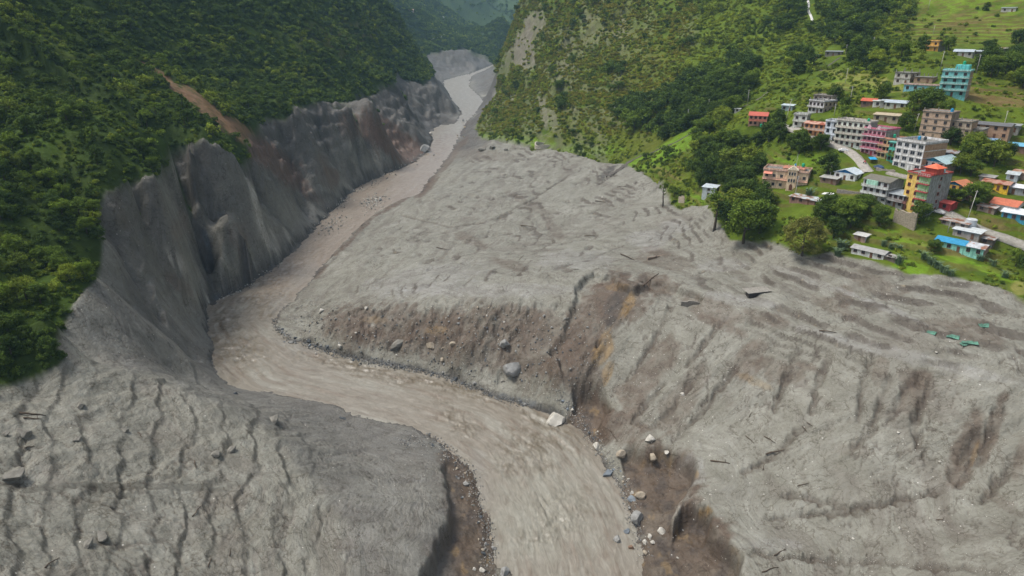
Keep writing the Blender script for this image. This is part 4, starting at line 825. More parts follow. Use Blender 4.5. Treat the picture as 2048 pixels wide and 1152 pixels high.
hb = house('unfinished_house', 'unfinished grey block house with two rows of dark windows above the blue low house', 1802, 168, 8.5, 10, 2, 55, (.50,.49,.46), (.33,.27,.21), 'flat', nw=2, ns=2, band=(.22,.2,.18), stubs=6, parapet=0, sk='brick')
house('unfinished_house', 'brick extension with bare columns beside the grey block house', 1845, 166, 9, 7, 1, 48, (.33,.23,.16), (.33,.23,.16), 'flat', nw=2, stubs=6, parapet=0, sk='brick', fk='brick')
house('low_blue_house', 'long single-storey light blue house left of the turquoise block', 1845, 183, 18, 6, 1, 40, (.26,.55,.66), (.4,.4,.4), 'flat', nw=5, parapet=.4, trim=(.6,.45,.4))
ht = house('turquoise_block', 'turquoise four-storey block with balconies and a green tank on top', 1902, 193, 11.5, 8, 4, 42, (.20,.52,.52), (.38,.28,.22), 'flat', nw=3, balcony=(1,2,3), band=(.55,.68,.66), trim=(.35,.70,.68), sk='brick', stubs=2)
tank(on_house(ht, 2, 3, ht[1][4]+2.9), 'green water tank on the turquoise block', GRN)
MB().box(-1, 4.6, 1.2, 6.5, 4*2.9+.24, 4*2.9+2.9).build('stair_room', paint((.15,.62,.62), .8, .2), ht[0])
house('far_house', 'tiny white house on the distant valley terraces', 884, 36, 22, 9, 1, -20, (.7,.7,.68), GREYW, 'gable', (.6,.62,.64), nw=4, rise=2, clear=False)
house('far_house', 'tiny reddish house left of the white one in the distant valley', 822, 22, 15, 8, 1, -20, (.5,.42,.38), GREYW, 'gable', (.45,.3,.25), nw=3, rise=2, clear=False)
# --- middle row
house('tiny_shed', 'tiny white shed left of the red-roofed house', 1474, 225, 3.2, 2.5, 1, 30, (.6,.6,.57), (.5,.5,.5), 'shed', (.6,.62,.6), nw=1, door=False, rise=.4, sh=2.2)
hr = house('red_roofed_house', 'two-storey salmon house with a bright red roof', 1514, 252, 9.6, 7, 2, 24, (.55,.33,.24), (.5,.45,.42), 'gable', RED_, nw=4, balcony=(1,), rise=1.6, trim=(.6,.2,.14))
tank((hr[1][0]+1.5, hr[1][1]-2.2, hr[1][2]-.3), 'green water tank in front of the red-roofed house', GRN)
house('tin_shed', 'small tin shed with a pale blue roof uphill of the round tree', 1573, 222, 6, 4, 1, 40, (.35,.45,.5), (.3,.3,.3), 'shed', (.5,.58,.62), nw=2, rise=.6)
house('frame_house', 'grey three-level house with an open unfinished top floor', 1630, 226, 9, 10, 2, 60, (.70,.70,.72), TAN, 'flat', nw=4, ns=3, band=(.3,.28,.26), stubs=6, parapet=.5, sk='brick', balcony=(1,))
house('frame_house', 'unfinished upper storey block tucked behind the grey three-level house', 1643, 214, 10, 7, 2, 50, (.38,.34,.29), TAN, 'flat', nw=4, band=(.2,.19,.17), parapet=.3, sk='brick', cols=True, clear=False)
house('white_cottage', 'narrow white house with a green ground floor left of the orange row', 1598, 254, 6.5, 6, 2, 38, (.68,.70,.66), GREYW, 'flat', nw=2, band=(.66,.66,.62), balcony=(1,))
house('orange_row', 'two-storey orange row with a striped rusty roof', 1630, 272, 12, 6, 2, 45, (.66,.32,.16), (.5,.35,.3), 'gable', (.55,.34,.26), 'rusty_roof', nw=5, balcony=(1,), rise=.9, trim=(.6,.5,.45))
house('white_tower_house', 'slim blue-white three-storey house with four dark windows', 1659, 281, 6.2, 7, 3, 45, (.72,.77,.85), (.45,.25,.2), 'flat', nw=2, band=(.7,.75,.82), sk='brick', wsz=(1.1,1.5), fc=(.03,.03,.04))
hw = house('long_white_block', 'long pale mint four-storey block with stacked balconies', 1698, 294, 15.5, 7.5, 4, 52, (.70,.76,.69), GREYW, 'flat', nw=6, balcony=(1,2,3), band=(.55,.50,.46), trim=(.62,.58,.52), stubs=3)
tank(on_house(hw, 5, 4, hw[1][4]+.24), 'green water tank on the long pale mint block', GRN, .9)
hp = house('pink_block', 'pink four-storey house with two small dormers', 1741, 311, 10.5, 11, 4, 58, (.58,.38,.44), (.34,.32,.28), 'flat', nw=5, balcony=(1,2,3), band=(.60,.55,.60), trim=(.60,.18,.26), fc=(.42,.06,.10))
for k_, xx in enumerate((-3, 1.5)): d0 = MB(); d0.poly([(xx-1.1,-.5,11.84),(xx+1.1,-.5,11.84),(xx,-.5,13.6),(xx-1.1,.6,11.84),(xx+1.1,.6,11.84),(xx,.6,13.6)], [(0,1,2),(3,5,4),(0,2,5,3),(1,4,5,2),(0,3,4,1)]); d0.build('dormer', paint((.72,.5,.56), .8, .2), hp[0])
hy = house('yellow_house', 'narrow three-storey cream and yellow house between the pink house and the white block', 1768, 318, 7.5, 9, 3, 58, (.72,.60,.32), (.40,.27,.18), 'flat', nw=4, balcony=(1,2), band=(.55,.45,.3), trim=(.6,.3,.2), sk='brick', stubs=4)
tank(on_house(hy, 0, 5, hy[1][4]+.24), 'green water tank on the narrow cream and yellow house', GRN)
house('teal_house', 'slim teal house squeezed against the left wall of the white block', 1780, 324, 3.6, 5, 3, 58, (.10,.50,.42), (.2,.4,.35), 'shed', (.15,.45,.40), nw=2, balcony=(1,), rise=.6, door=False)
hW = house('big_white_block', 'large white four-storey block with a bare brick side wall', 1811, 339, 13, 15, 4, 64, (.74,.74,.75), (.42,.27,.17), 'flat', nw=4, band=(.7,.7,.7), fc=(.45,.45,.47), wsz=(1.9,1.4), sk='brick', stubs=4, cols=True, parapet=.9)
tank(on_house(hW, 0, 9, hW[1][4]+.24), 'dark tank on the roof of the big white block', (.06,.07,.08)); tank(on_house(hW, -2, 8, hW[1][4]+.24), 'blue water tank on the roof of the big white block', BLUE_)
hB = house('brick_block', 'four-storey brick apartment block below the turquoise block', 1864, 277, 12, 9, 4, 50, (.48,.35,.26), (.34,.26,.20), 'flat', nw=3, band=(.24,.22,.20), fk='brick', stubs=2, parapet=.4, fc=(.25,.2,.16))
tank(on_house(hB, 5, 2, hB[1][4]+.24), 'blue water tank on the four-storey brick block', BLUE_)
house('brick_house', 'three-storey tan brick house right of the four-storey brick block', 1913, 283, 9, 8, 3, 48, (.50,.42,.33), (.40,.26,.17), 'flat', nw=3, band=(.35,.3,.25), sk='brick', parapet=.4, stubs=3)
house('brick_house', 'grey two-storey brick house with a dark flat roof behind the blue awning', 1942, 285, 7, 8, 2, 48, (.42,.40,.36), (.36,.25,.18), 'flat', nw=2, sk='brick', parapet=.2)
house('dark_roofed_house', 'wide two-storey brick house with a sagging dark sheet roof', 1978, 276, 14, 8, 2, 46, (.42,.27,.18), (.35,.25,.18), 'gable', (.14,.14,.15), nw=4, fk='brick', rise=.9)
house('grey_shed', 'grey block shed right of the sagging dark roof', 2020, 264, 6, 5, 1, 46, (.36,.36,.33), GREYW, 'shed', (.3,.32,.33), nw=2, rise=.5)
house('blue_awning_shed', 'open shed with a blue-white tin roof under the wide brick house', 1968, 290, 9, 4, 1, 46, (.09,.08,.08), (.15,.14,.13), 'shed', (.20,.34,.52), nw=2, rise=.4, sh=2.4, door=False)
house('blue_roofed_hut', 'brown hut with a blue roof at the right edge of the picture', 2038, 305, 9, 6, 1, 42, (.24,.15,.11), (.3,.2,.15), 'gable', (.16,.42,.60), nw=2, rise=1)
house('red_roofed_shed', 'small shed with a vivid red roof above the pale mint block', 1735, 213, 6.5, 5, 1, 40, (.2,.14,.12), (.3,.3,.28), 'gable', (.52,.12,.06), nw=2, rise=1.1)
house('white_shed', 'white sheet-metal shed right of the vivid red roof', 1754, 214, 4.5, 4, 1, 40, (.62,.62,.60), (.5,.5,.5), 'shed', (.6,.6,.58), nw=1, door=False, rise=.4)
house('tin_roofed_house', 'low pale house with a blue-grey tin roof right of the white sheet-metal shed', 1789, 217, 9.5, 6, 1, 44, (.45,.46,.40), GREYW, 'gable', TIN, nw=3, rise=1)
house('tin_roofed_hut', 'small grey hut squeezed between the white shed and the blue-grey tin roof', 1769, 214, 4.5, 4, 1, 44, (.3,.3,.3), GREYW, 'shed', (.4,.44,.46), nw=1, door=False, rise=.5)
house('beige_row', 'low beige row with a straw-coloured roof behind the pink house', 1770, 243, 11, 5, 1, 42, (.42,.36,.26), (.36,.3,.22), 'shed', (.5,.42,.30), nw=3, rise=.7)
house('rusty_shed', 'dark shed with a rusty roof against the brick side of the white block', 1893, 318, 7, 6, 1, 52, (.10,.09,.09), (.2,.12,.1), 'gable', (.30,.30,.31), 'rusty_roof', nw=2, rise=.9)
hk = house('blue_gabled_house', 'white two-storey house with a light tin roof and blue gable', 1862, 350, 9, 13, 2, 56, (.66,.68,.70), (.40,.34,.28), 'gable', (.42,.56,.60), nw=3, balcony=(1,), axis='y', rise=1.8, trim=(.1,.4,.6), gable=(.04,.30,.50), over=1.0)
house('red_canopy_stall', 'small stall with a dull red canopy below the white block', 1842, 352, 6, 3.5, 1, 56, (.16,.1,.1), (.3,.2,.2), 'shed', (.42,.12,.12), nw=2, rise=.5, sh=2.4)
# --- the villa
hv = house('peach_villa', 'peach and orange villa with a pointed porch bay and roof clutter', 1567, 377, 19.5, 10, 2, 30, (.80,.62,.44), (.70,.50,.38), 'flat', nw=6, balcony=(1,), band=(.74,.44,.34), trim=(.76,.50,.38), sh=3.9, parapet=.8, fc=(.35,.33,.30))
v0 = hv[0]; vm = paint((.76,.58,.40), .85, .2)
MB().box(1.2, 5.2, -2.2, -.45, -3, 9.2).build('porch_bay', vm, v0)
m = MB(); m.poly([(.8,-2.5,9.2),(5.6,-2.5,9.2),(3.2,-2.5,11.0),(.8,.4,9.2),(5.6,.4,9.2),(3.2,.4,11.0)], [(0,1,2),(3,5,4),(0,2,5,3),(1,4,5,2),(0,3,4,1)]); m.build('porch_gable', paint((.78,.68,.52), .8, .2), v0)
for k_ in range(1, 3):
    for i_ in range(3): window(v0, 2.1+i_*1.1, -2.2, k_*3.05+.7, .6, 1.3, 'f', paint((.5,.45,.4), .6, .2), True)
m = MB(); m.box(2.5, 3.9, -2.32, -2.2, 0, 2.0); m.poly([(2.5,-2.32,2.0),(3.9,-2.32,2.0),(3.65,-2.32,2.6),(3.2,-2.32,2.85),(2.75,-2.32,2.6)], [(0,1,2,3,4)]); m.build('arched_doorway', paint((.16,.07,.05), .8, .2), v0)
MB().box(-1.5, 7.2, 1.5, 8.2, 6.44, 9.1).build('upper_storey', vm, v0); MB().box(-1.9, 7.6, 1.1, 8.6, 9.1, 9.3).build('upper_roof', paint((.45,.20,.14), .85, .3), v0)
MB().slab((-9.4,-1.8,6.5),(-5.6,-1.8,6.5),(-5.6,1.6,8.0),(-9.4,1.6,8.0),.12).build('canopy', paint((.72,.28,.20), .6, .2, 'metal_roof'), v0)
for i_ in range(6): xx = -6.5 + i_*2.3; MB().box(xx-.12, xx+.12, 3.0, 3.24, 6.9 if xx < -1.6 else 9.3, 9.6 if xx < -1.6 else 10.9).build('column_stub', paint((.5,.42,.34), .9, .2), v0)
tank(on_house(hv, 3.0, 5, 9.3), 'blue water tank on the peach villa', BLUE_, .9); tank(on_house(hv, 6.2, 6.5, 9.3), 'green water tank on the peach villa', GRN, 1.05)
# --- lower village
house('cottage', 'white cottage with a pale tin roof and a blue gable on the meadow', 1688, 360, 9.5, 8, 1, 50, (.70,.73,.75), (.74,.76,.76), 'gable', (.55,.63,.70), nw=3, axis='y', rise=1.6, gable=(.02,.16,.42), over=.5, ns=2, sh=3.2)
house('stone_shed', 'small stone shed left of the white cottage', 1655, 367, 7, 5, 1, 46, (.24,.17,.13), (.3,.2,.15), 'shed', (.42,.42,.40), nw=2, rise=.5, sh=2.4)
house('brick_shed', 'long low brick shed with a tin roof in front of the villa', 1608, 409, 14, 5, 1, 50, (.30,.18,.14), (.30,.16,.12), 'shed', (.48,.54,.56), 'rusty_roof', nw=4, rise=.6, sh=2.5)
house('sheet_metal_hut', 'pale grey sheet-metal hut half hidden behind the bare-trunked tree', 1416, 394, 7, 6, 2, 35, (.52,.58,.62), (.4,.42,.44), 'shed', (.55,.62,.68), nw=1, door=False, rise=.8, sh=2.5)
hm_ = house('mint_block', 'three-storey block with a mint top floor and mossy roof', 1745, 402, 11, 11, 3, 58, (.55,.57,.58), (.30,.29,.27), 'gable', (.17,.16,.13), nw=4, balcony=(1,2), band=(.62,.64,.64), trim=(.66,.68,.68), rise=1.3)
MB().box(-3.6, 1.2, -1.0, -.24, 5.86, 8.6).build('mint_room', paint((.38,.66,.54), .8, .2), hm_[0])
house('grey_row', 'low two-storey grey row left of the yellow tower', 1782, 412, 9, 7, 2, 60, (.38,.38,.38), (.3,.3,.3), 'shed', (.38,.42,.45), nw=4, balcony=(1,), rise=.9, sh=2.5)
house('grey_row', 'narrow brown house with a mossy roof touching the yellow tower', 1799, 417, 4, 6, 2, 60, (.34,.16,.14), (.3,.2,.2), 'shed', (.22,.21,.17), nw=2, balcony=(1,), rise=.6, sh=2.6)
hT = house('yellow_tower', 'tall narrow tower block, yellow and green front with bare grey side wall', 1822, 427, 9.6, 13.5, 5, 63, (.80,.56,.16), (.29,.30,.29), 'flat', nw=3, ns=1, trim=(.45,.09,.07), sh=3.05, fc=(.30,.07,.04), parapet=.5, door=False, dz=.5)
t0_ = hT[0]; MB().box(.4, 4.81, -.10, -.0, 2.6, 15.2).build('green_panel', paint((.36,.68,.32), .8, .2), t0_)
for k_ in range(1, 6):
    b_ = MB().box(.3, 5.1, -1.35, -.11, k_*3.05-.35, k_*3.05+.05).build('balcony', paint((.36,.07,.07), .8, .2), t0_); rl = MB()
    for i_ in range(6): rl.box(.35+i_*.92, .43+i_*.92, -1.32, -1.25, k_*3.05+.05, k_*3.05+.9)
    rl.box(.3, 5.0, -1.33, -1.24, k_*3.05+.9, k_*3.05+.98); rl.build('railing', paint((.5,.5,.5), .5, .1, 'metal'), b_)
MB().box(.2, 4.8, 3.0, 7.5, 15.5, 18.0).build('pavilion', paint((.50,.09,.06), .8, .2), t0_)
MB().poly([(-.5,2.2,18.0),(5.5,2.2,18.0),(5.5,8.3,18.0),(-.5,8.3,18.0),(2.5,5.2,19.6)], [(0,1,4),(1,2,4),(2,3,4),(3,0,4),(0,3,2,1)]).build('pavilion_roof', paint((.74,.16,.08), .5, .15, 'metal_roof'), t0_)
MB().box(.0, 5.2, .6, 1.3, 15.5, 16.4).build('red_awning', paint((.45,.07,.06), .6, .2), t0_)
tank(on_house(hT, 3.5, 9.5, 15.5), 'pale blue tank on the roof of the yellow tower', (.25,.5,.55), .9)
house('red_hut', 'small dark red hut behind the grey side of the yellow tower', 1887, 420, 4.5, 5, 1, 60, (.40,.06,.06), (.35,.06,.06), 'gable', (.55,.10,.08), nw=1, door=False, rise=.7, sh=3)
ho = house('orange_roofed_house', 'blue and yellow house with an orange-red roof right of the yellow tower', 1903, 395, 8, 8, 2, 58, (.76,.46,.10), (.45,.42,.38), 'gable', (.55,.21,.11), nw=3, axis='y', rise=1.5, trim=(.06,.28,.5), balcony=(1,), gable=(.04,.25,.45), sh=2.6)
house('tin_annex', 'brick annex with a wide grey tin roof right of the orange-red roof', 1925, 396, 7, 7, 1, 56, (.45,.30,.22), (.4,.26,.2), 'gable', (.42,.46,.48), nw=2, axis='y', rise=1.1)
house('yellow_shed', 'yellow-walled shed with a rusty striped roof', 1988, 380, 9.5, 6, 1, 52, (.80,.52,.04), (.3,.25,.2), 'gable', (.42,.24,.18), 'rusty_roof', nw=4, rise=.9)
house('white_roofed_shed', 'long grey shed with a white tin roof right of the yellow-walled shed', 2025, 388, 12, 7, 1, 50, (.28,.30,.32), (.3,.3,.3), 'gable', (.66,.68,.72), nw=3, rise=.8)
house('grey_hut', 'small grey hut behind the yellow-walled shed', 1970, 368, 5, 4, 1, 50, (.28,.25,.22), (.3,.26,.22), 'shed', (.35,.34,.33), nw=1, rise=.5, door=False)
house('round_tin_hut', 'upright tin hut beside a rusty roof above the white roofed shed', 2022, 362, 4, 4, 1, 50, (.35,.40,.42), (.3,.34,.36), 'gable', (.42,.46,.48), nw=1, rise=.9, door=False)
house('rusty_roof_hut', 'hut with a pale rusty roof at the right edge above the white roofed shed', 2041, 360, 7, 5, 1, 48, (.3,.22,.18), (.3,.22,.18), 'shed', (.5,.36,.28), 'rusty_roof', nw=2, rise=.5)
house('red_roofed_cottage', 'white cottage with an orange-red hipped roof near the right edge', 2003, 425, 9, 8, 1, 54, (.68,.66,.64), (.66,.64,.62), 'gable', (.52,.16,.09), nw=2, rise=1.6, sh=3.2, ns=2)
house('blue_walled_house', 'bright blue walled house with a white tin lean-to at the right edge', 2034, 443, 11, 9, 1, 50, (.06,.30,.46), (.06,.26,.42), 'gable', (.66,.70,.74), nw=4, rise=1.2, sh=3.0, door=False)
house('patched_hut', 'ramshackle hut of rusty sheets left of the orange-red hipped roof', 1970, 425, 6, 4, 1, 52, (.3,.24,.2), (.3,.24,.2), 'shed', (.5,.46,.44), 'rusty_roof', nw=2, rise=.5, sh=2.2)
house('ruined_shed', 'collapsed stone shed with loose roof sheets below the greyish tree', 1905, 455, 10, 5, 1, 54, (.3,.28,.25), (.28,.26,.23), 'shed', (.44,.43,.42), 'rusty_roof', nw=3, rise=.5, sh=2.2, door=False)
house('grey_roofed_hut', 'brown hut with a clean pale roof above the bright blue roof', 1930, 476, 9, 5, 1, 52, (.34,.30,.27), (.30,.20,.14), 'shed', (.56,.60,.62), nw=2, rise=.7, sh=2.6)
x, y, z, t = hit(1940, 455); o = empty('storage_tank', (x, y, z)); tag(o, 'round pale metal storage tank beside the lower road', 'storage tank'); MB().tube((0,0,-1), (0,0,3.2), 1.9, 1.9, 20).build('shell', paint((.52,.56,.60), .5, .2, 'metal'), o); MB().tube((0,0,3.2), (0,0,3.4), 2.0, 1.7, 20).build('lid', paint((.5,.53,.56), .5, .3, 'metal'), o); TAKEN.append((1940, 450, 14))
hs = house('blue_roofed_row', 'long turquoise-walled house with a bright blue and grey roof', 1915, 504, 16, 6, 1, 50, (.28,.62,.54), (.35,.25,.2), 'gable', (.04,.27,.48), nw=5, rise=1.1, sh=3.0, cols=True)
MB().slab((2.2,-.62,2.93),(8.6,-.62,2.93),(8.6,3,4.18),(2.2,3,4.18),.05).build('tin_patch', paint((.50,.53,.56), .5, .4, 'rusty_roof'), hs[0])
house('lean_to', 'open lean-to with a torn roof right of the bright blue roof', 1968, 490, 5, 4, 1, 50, (.14,.12,.1), (.14,.12,.1), 'shed', (.36,.35,.34), 'rusty_roof', nw=1, door=False, rise=.5, sh=2.4)
house('field_hut', 'small hut with a pale roof alone in the bright green field', 1718, 482, 4.5, 3.5, 1, 50, (.34,.24,.2), (.36,.38,.40), 'shed', (.60,.60,.58), nw=1, rise=.5, sh=2.2)
house('field_shed', 'long white shed with a weathered grey roof at the edge of the mud', 1733, 514, 12, 5.5, 1, 50, (.60,.61,.60), (.36,.38,.40), 'gable', (.34,.34,.33), nw=4, rise=.8, sh=2.5)
house('pig_sty', 'tiny wooden sty right of the long white shed', 1778, 522, 4, 3, 1, 50, (.2,.16,.13), (.25,.2,.16), 'shed', (.34,.33,.31), nw=1, door=False, rise=.3, sh=1.6)
# ------------------------------------------------------------------ walls, slabs and ruins
def block_thing(name, label, cat, px, py, w_, d_, h_, phi, rgb, kind='wall', tilt=0.0, dz=0.0, jag=0.0):
    x, y, z, t = hit(px, py); r_ = random.Random(int(px)); m = MB(); n = max(2, int(w_/.9)); top = [h_*(1 - jag*r_.random()) for _ in range(n+1)]
    for i in range(n):
        a = -w_/2 + w_*i/n; b = a + w_/n; m.poly([(a,0,-3),(b,0,-3),(b,d_,-3),(a,d_,-3),(a,0,top[i]),(b,0,top[i+1]),(b,d_,top[i+1]),(a,d_,top[i])], [(0,1,5,4),(2,3,7,6),(4,5,6,7)] + ([(3,0,4,7)] if i == 0 else []) + ([(1,2,6,5)] if i == n-1 else []))
    o = m.build(name, paint(rgb, .95, .45, kind)); o.location = (x, y, z+dz); o.rotation_euler = (tilt, 0, -R(phi)); tag(o, label, cat); TAKEN.append((px, py-3, w_*.5*FPX/t)); return o
block_thing('retaining_wall', 'tall beige stone retaining wall under the yellow tower', 'wall', 1806, 452, 8.5, 1.2, 6.2, 52, (.36,.31,.24), 'rock', jag=.15)
block_thing('broken_wall', 'upright pale slab of broken wall at the tip of the grass', 'wall', 1362, 406, 5.5, .4, 4.6, 68, (.42,.36,.28), 'rock', jag=.4)
block_thing('rubble_wall', 'broken stone house wall jutting from the brown scarp', 'wall', 1380, 612, 7, .8, 2.2, 5, (.25,.23,.20), 'rock', jag=.35)
block_thing('rubble_wall', 'buried stone foundation wall in the middle of the mud terrace', 'wall', 1312, 516, 9, .7, 1.2, -28, (.24,.19,.15), 'rock', jag=.5)
block_thing('rubble_wall', 'low stone wall left of the peach villa garden', 'wall', 1540, 385, 6, .5, 1.2, 20, (.36,.30,.24), 'rock', jag=.2)
block_thing('garden_wall', 'stone garden wall below the mint and grey block', 'wall', 1700, 388, 11, .5, 1.4, 40, (.30,.27,.24), 'rock', jag=.15)
block_thing('rubble_wall', 'tumbled stone foundation beside the road below the white block', 'wall', 1770, 342, 8, .6, 1.3, 50, (.32,.29,.25), 'rock', jag=.5)
# the oval ruin of pale stone
x, y, z, t = hit(1090, 293); m = MB(); n_ = 26; rx_, ry_ = 9.2, 4.8
for i_ in range(n_):
    a0_, a1_ = 2*math.pi*i_/n_, 2*math.pi*(i_+1)/n_; h0, h1 = 2.6+.8*math.sin(a0_*3)+1.0*math.sin(a0_), 2.6+.8*math.sin(a1_*3)+1.0*math.sin(a1_)
    q = [(rx_*math.cos(a0_), ry_*math.sin(a0_)), (rx_*math.cos(a1_), ry_*math.sin(a1_))]; ip = [(p[0]*.88, p[1]*.8) for p in q]
    m.poly([(*q[0],-2),(*q[1],-2),(*q[1],h1),(*q[0],h0),(*ip[0],-2),(*ip[1],-2),(*ip[1],h1),(*ip[0],h0)], [(0,1,2,3),(5,4,7,6),(3,2,6,7)])
o = m.build('stone_enclosure', paint((.50,.46,.38), .95, .5, 'rock')); o.location = (x, y, z); tag(o, 'pale oval stone enclosure on the grass below the rock face', 'ruin'); TAKEN.append((1090, 288, 26))
# fallen white sheet
x, y, z, t = hit(1656, 391); o = MB().slab((-2.6,-.9,.3),(1.6,-1.2,.5),(2.6,1.2,1.0),(-1.8,1.0,.8),.08).build('roof_sheet', paint((.72,.74,.74), .5, .2, 'metal_roof')); o.location = (x, y, z+.2); o.rotation_euler = (0, 0, -.6); tag(o, 'loose white roof sheet lying on the meadow below the white cottage', 'sheet')
x, y, z, t = hit(1744, 312+14); o = MB().slab((-1.6,-1.2,1.2),(1.6,-1.2,1.2),(1.6,1.2,1.9),(-1.6,1.2,1.9),.06).build('tarpaulin', paint((.03,.33,.62), .5, .2, 'plastic')); o.location = (x, y, z+.6); tag(o, 'blue tarpaulin stretched at the foot of the pink house', 'tarpaulin')
o = MB().slab((-1.3,-1,0),(1.3,-1,0),(1.3,1,.7),(-1.3,1,.7),.06).build('tarpaulin', paint((.16,.62,.42), .5, .2, 'plastic')); x, y, z, t = hit(1438, 452); o.location = (x, y, z+7.5); o.rotation_euler = (.5, .2, .3); tag(o, 'mint green sheet caught on the bare-trunked tree', 'tarpaulin')
# green debris of buried buildings in the mud on the right
for i_, (a, b, w_, lb) in enumerate([(1862, 668, 2.6, 'small green roof scrap half buried left of the reddish rubble'), (1905, 676, 3.4, 'mint green sheet buried below the reddish rubble'), (1940, 688, 4.2, 'crumpled green roof sheet at the lower right of the rubble'), (1968, 654, 3.2, 'light green sheet sticking up right of the reddish rubble'), (1928, 690, 2.4, 'green scrap beside the crumpled green roof sheet')]):
    x, y, z, t = hit(a, b); m = MB(); r_ = random.Random(i_)
    for k_ in range(3): cx_ = (k_-1)*w_*.3; m.slab((cx_-w_*.2,-.7,.05+.3*r_.random()),(cx_+w_*.2,-.8,.1+.3*r_.random()),(cx_+w_*.2,.7,.7*r_.random()+.3),(cx_-w_*.2,.8,.7*r_.random()+.3),.07)
    o = m.build('roof_scrap', paint((.11,.26,.19), .7, .6, 'metal_roof')); o.location = (x, y, z+.1); o.rotation_euler = (0, 0, -.9+.3*i_); tag(o, lb, 'scrap')
# ------------------------------------------------------------------ poles, roads, paths
def pole(px, py, h_, label, lean=0.0, arm=True):
    x, y, z, t = hit(px, py); o = empty('utility_pole', (x, y, z)); o.rotation_euler = (0, R(lean), R(30)); tag(o, label, 'power pole', 'poles carrying the village power line')
    MB().tube((0,0,-1), (0,0,h_), .17, .10, 8).build('shaft', paint((.50,.49,.46), .8, .2), o, True)
    if arm:
        a = MB().box(-.9, .9, -.05, .05, h_-.7, h_-.58).build('crossarm', paint((.3,.3,.3), .6, .2, 'metal'), o)
        for k in (-.8, 0, .8): MB().tube((k,0,h_-.58), (k,0,h_-.34), .06, .05, 6).build('insulator', paint((.6,.6,.6), .4, .1, 'ceramic'), a)
for px, py, h_, lb, ln in [(1495,208,9,'pole beside the dark stone steps left of the red-roofed house',0),(1571,243,12,'leaning pole right of the round dark tree',12),(1699,208,9,'pole on the yellow slope left of the vivid red shed',2),(1690,168,9,'pole in the yellow field under the high path',3),
    (1660,355,7,'pole standing left of the white cottage',0),(1934,442,12,'tall leaning pole beside the round metal tank',10),(1895,465,8,'pole left of the blue-roofed row',4),(1856,20,9,'highest pole, at the left edge of the top terraces',2),(1880,140,10,'pole on the slope left of the turquoise block',3),(1952,148,10,'pole on the slope right of the turquoise block',2),
    (1691,110,7,'pole beside the long low grey-roofed shed',0),(1744,98,8,'pole among the bushes left of the orange house',4),(1866,68,6,'thin pole behind the orange house',3),(1668,232,6,'thin pole behind the long pale mint block',0),(1692,290,8,'pole in front of the long pale mint block',3),(1828,262,8,'pale pole left of the four-storey brick block',8),
    (1228,238,10,'pale pole at the foot of the rock face',0),(1374,250,11,'pole against the dark trees above the meadow',0),(1416,225,9,'pole right of the dark trees above the meadow',0),(2005,262,9,'pole near the grey shed at the right',2),(1590,392,9,'pole in the garden right of the peach villa',2)]: pole(px, py, h_, lb, ln)
h_ = hv[1]; m = MB()
o = empty('antenna_mast', on_house(hv, 3.6, 3.5, 9.3)); tag(o, 'thin lattice antenna mast on the roof of the peach villa', 'mast')
MB().tube((0,0,0), (0,0,6.5), .09, .05, 6).build('shaft', paint((.5,.5,.48), .6, .2, 'metal'), o); MB().tube((0,0,5.5), (2.6,1.2,0), .03, .03, 4).tube((0,0,5.5), (-2,1.2,0), .03, .03, 4).build('guy_wires', paint((.5,.5,.48), .6, .2, 'metal'), o)
def strip(name, pxs, width, rgb, lift=.12, kind='road_surface', wob=0.0, group=None):
    L_ = [np.array(hit(*p)[:2]) for p in pxs]; Q = []
    for a, b in zip(L_[:-1], L_[1:]):
        n = max(2, int(np.hypot(*(b-a))/1.2)); Q += [a + (b-a)*i/n for i in range(n)]
    Q.append(L_[-1]); Q = np.array(Q)
    for _ in range(6): Q[1:-1] = (Q[:-2] + 2*Q[1:-1] + Q[2:])/4
    V = []; F = []; K = 5
    for i, p in enumerate(Q):
        d = Q[min(i+1, len(Q)-1)] - Q[max(i-1, 0)]; d = d/(np.hypot(*d)+1e-9); nrm = np.array([-d[1], d[0]]); ww = width*(1 + wob*math.sin(i*1.7)*math.sin(i*.63))
        row = [p + nrm*ww*(k/(K-1)-.5) for k in range(K)]; zz = [gz_at(*q) for q in row]; zc = 0.5*max(zz) + 0.5*float(np.mean(zz))
        for q, z_ in zip(row, zz): V.append((q[0], q[1], max(z_, zc - .15) + lift))
    nV = len(V)
    for i in range(len(Q)-1):
        for k in range(K-1): F.append((i*K+k, i*K+k+1, (i+1)*K+k+1, (i+1)*K+k))
    # skirts down into the slope
    for i in range(len(Q)):
        for k in (0, K-1): x_, y_, z_ = V[i*K+k]; V.append((x_, y_, z_-1.5))
    for i in range(len(Q)-1): F.append((i*K, (i+1)*K, nV+2*(i+1), nV+2*i)); F.append((i*K+K-1, nV+2*i+1, nV+2*(i+1)+1, (i+1)*K+K-1))
    me = bpy.data.meshes.new(name); me.from_pydata(V, [], F); me.materials.append(paint(rgb, .95, .35, kind)); me.polygons.foreach_set('use_smooth', np.ones(len(me.polygons), bool))
    o = link(bpy.data.objects.new(name, me)); tag(o, kind='structure'); return o
strip('road', [(1553,250),(1566,256),(1580,262),(1610,270),(1650,285),(1676,292),(1700,303),(1717,318),(1728,333),(1738,345)], 4.2, (.34,.32,.29))
strip('road', [(1880,418),(1900,428),(1925,441),(1950,455),(1975,466),(2010,478),(2048,490),(2120,515)], 4.4, (.30,.285,.25))
strip('path', [(1612,-14),(1618,10),(1616,22),(1623,35),(1627,50)], 1.8, (.55,.55,.53), .2)
strip('path', [(862,80),(872,77),(882,74),(887,70),(883,66)], 5, (.5,.48,.42), 1.0)
strip('path', [(1775,345),(1800,352),(1830,358),(1860,362)], 3, (.30,.28,.25))
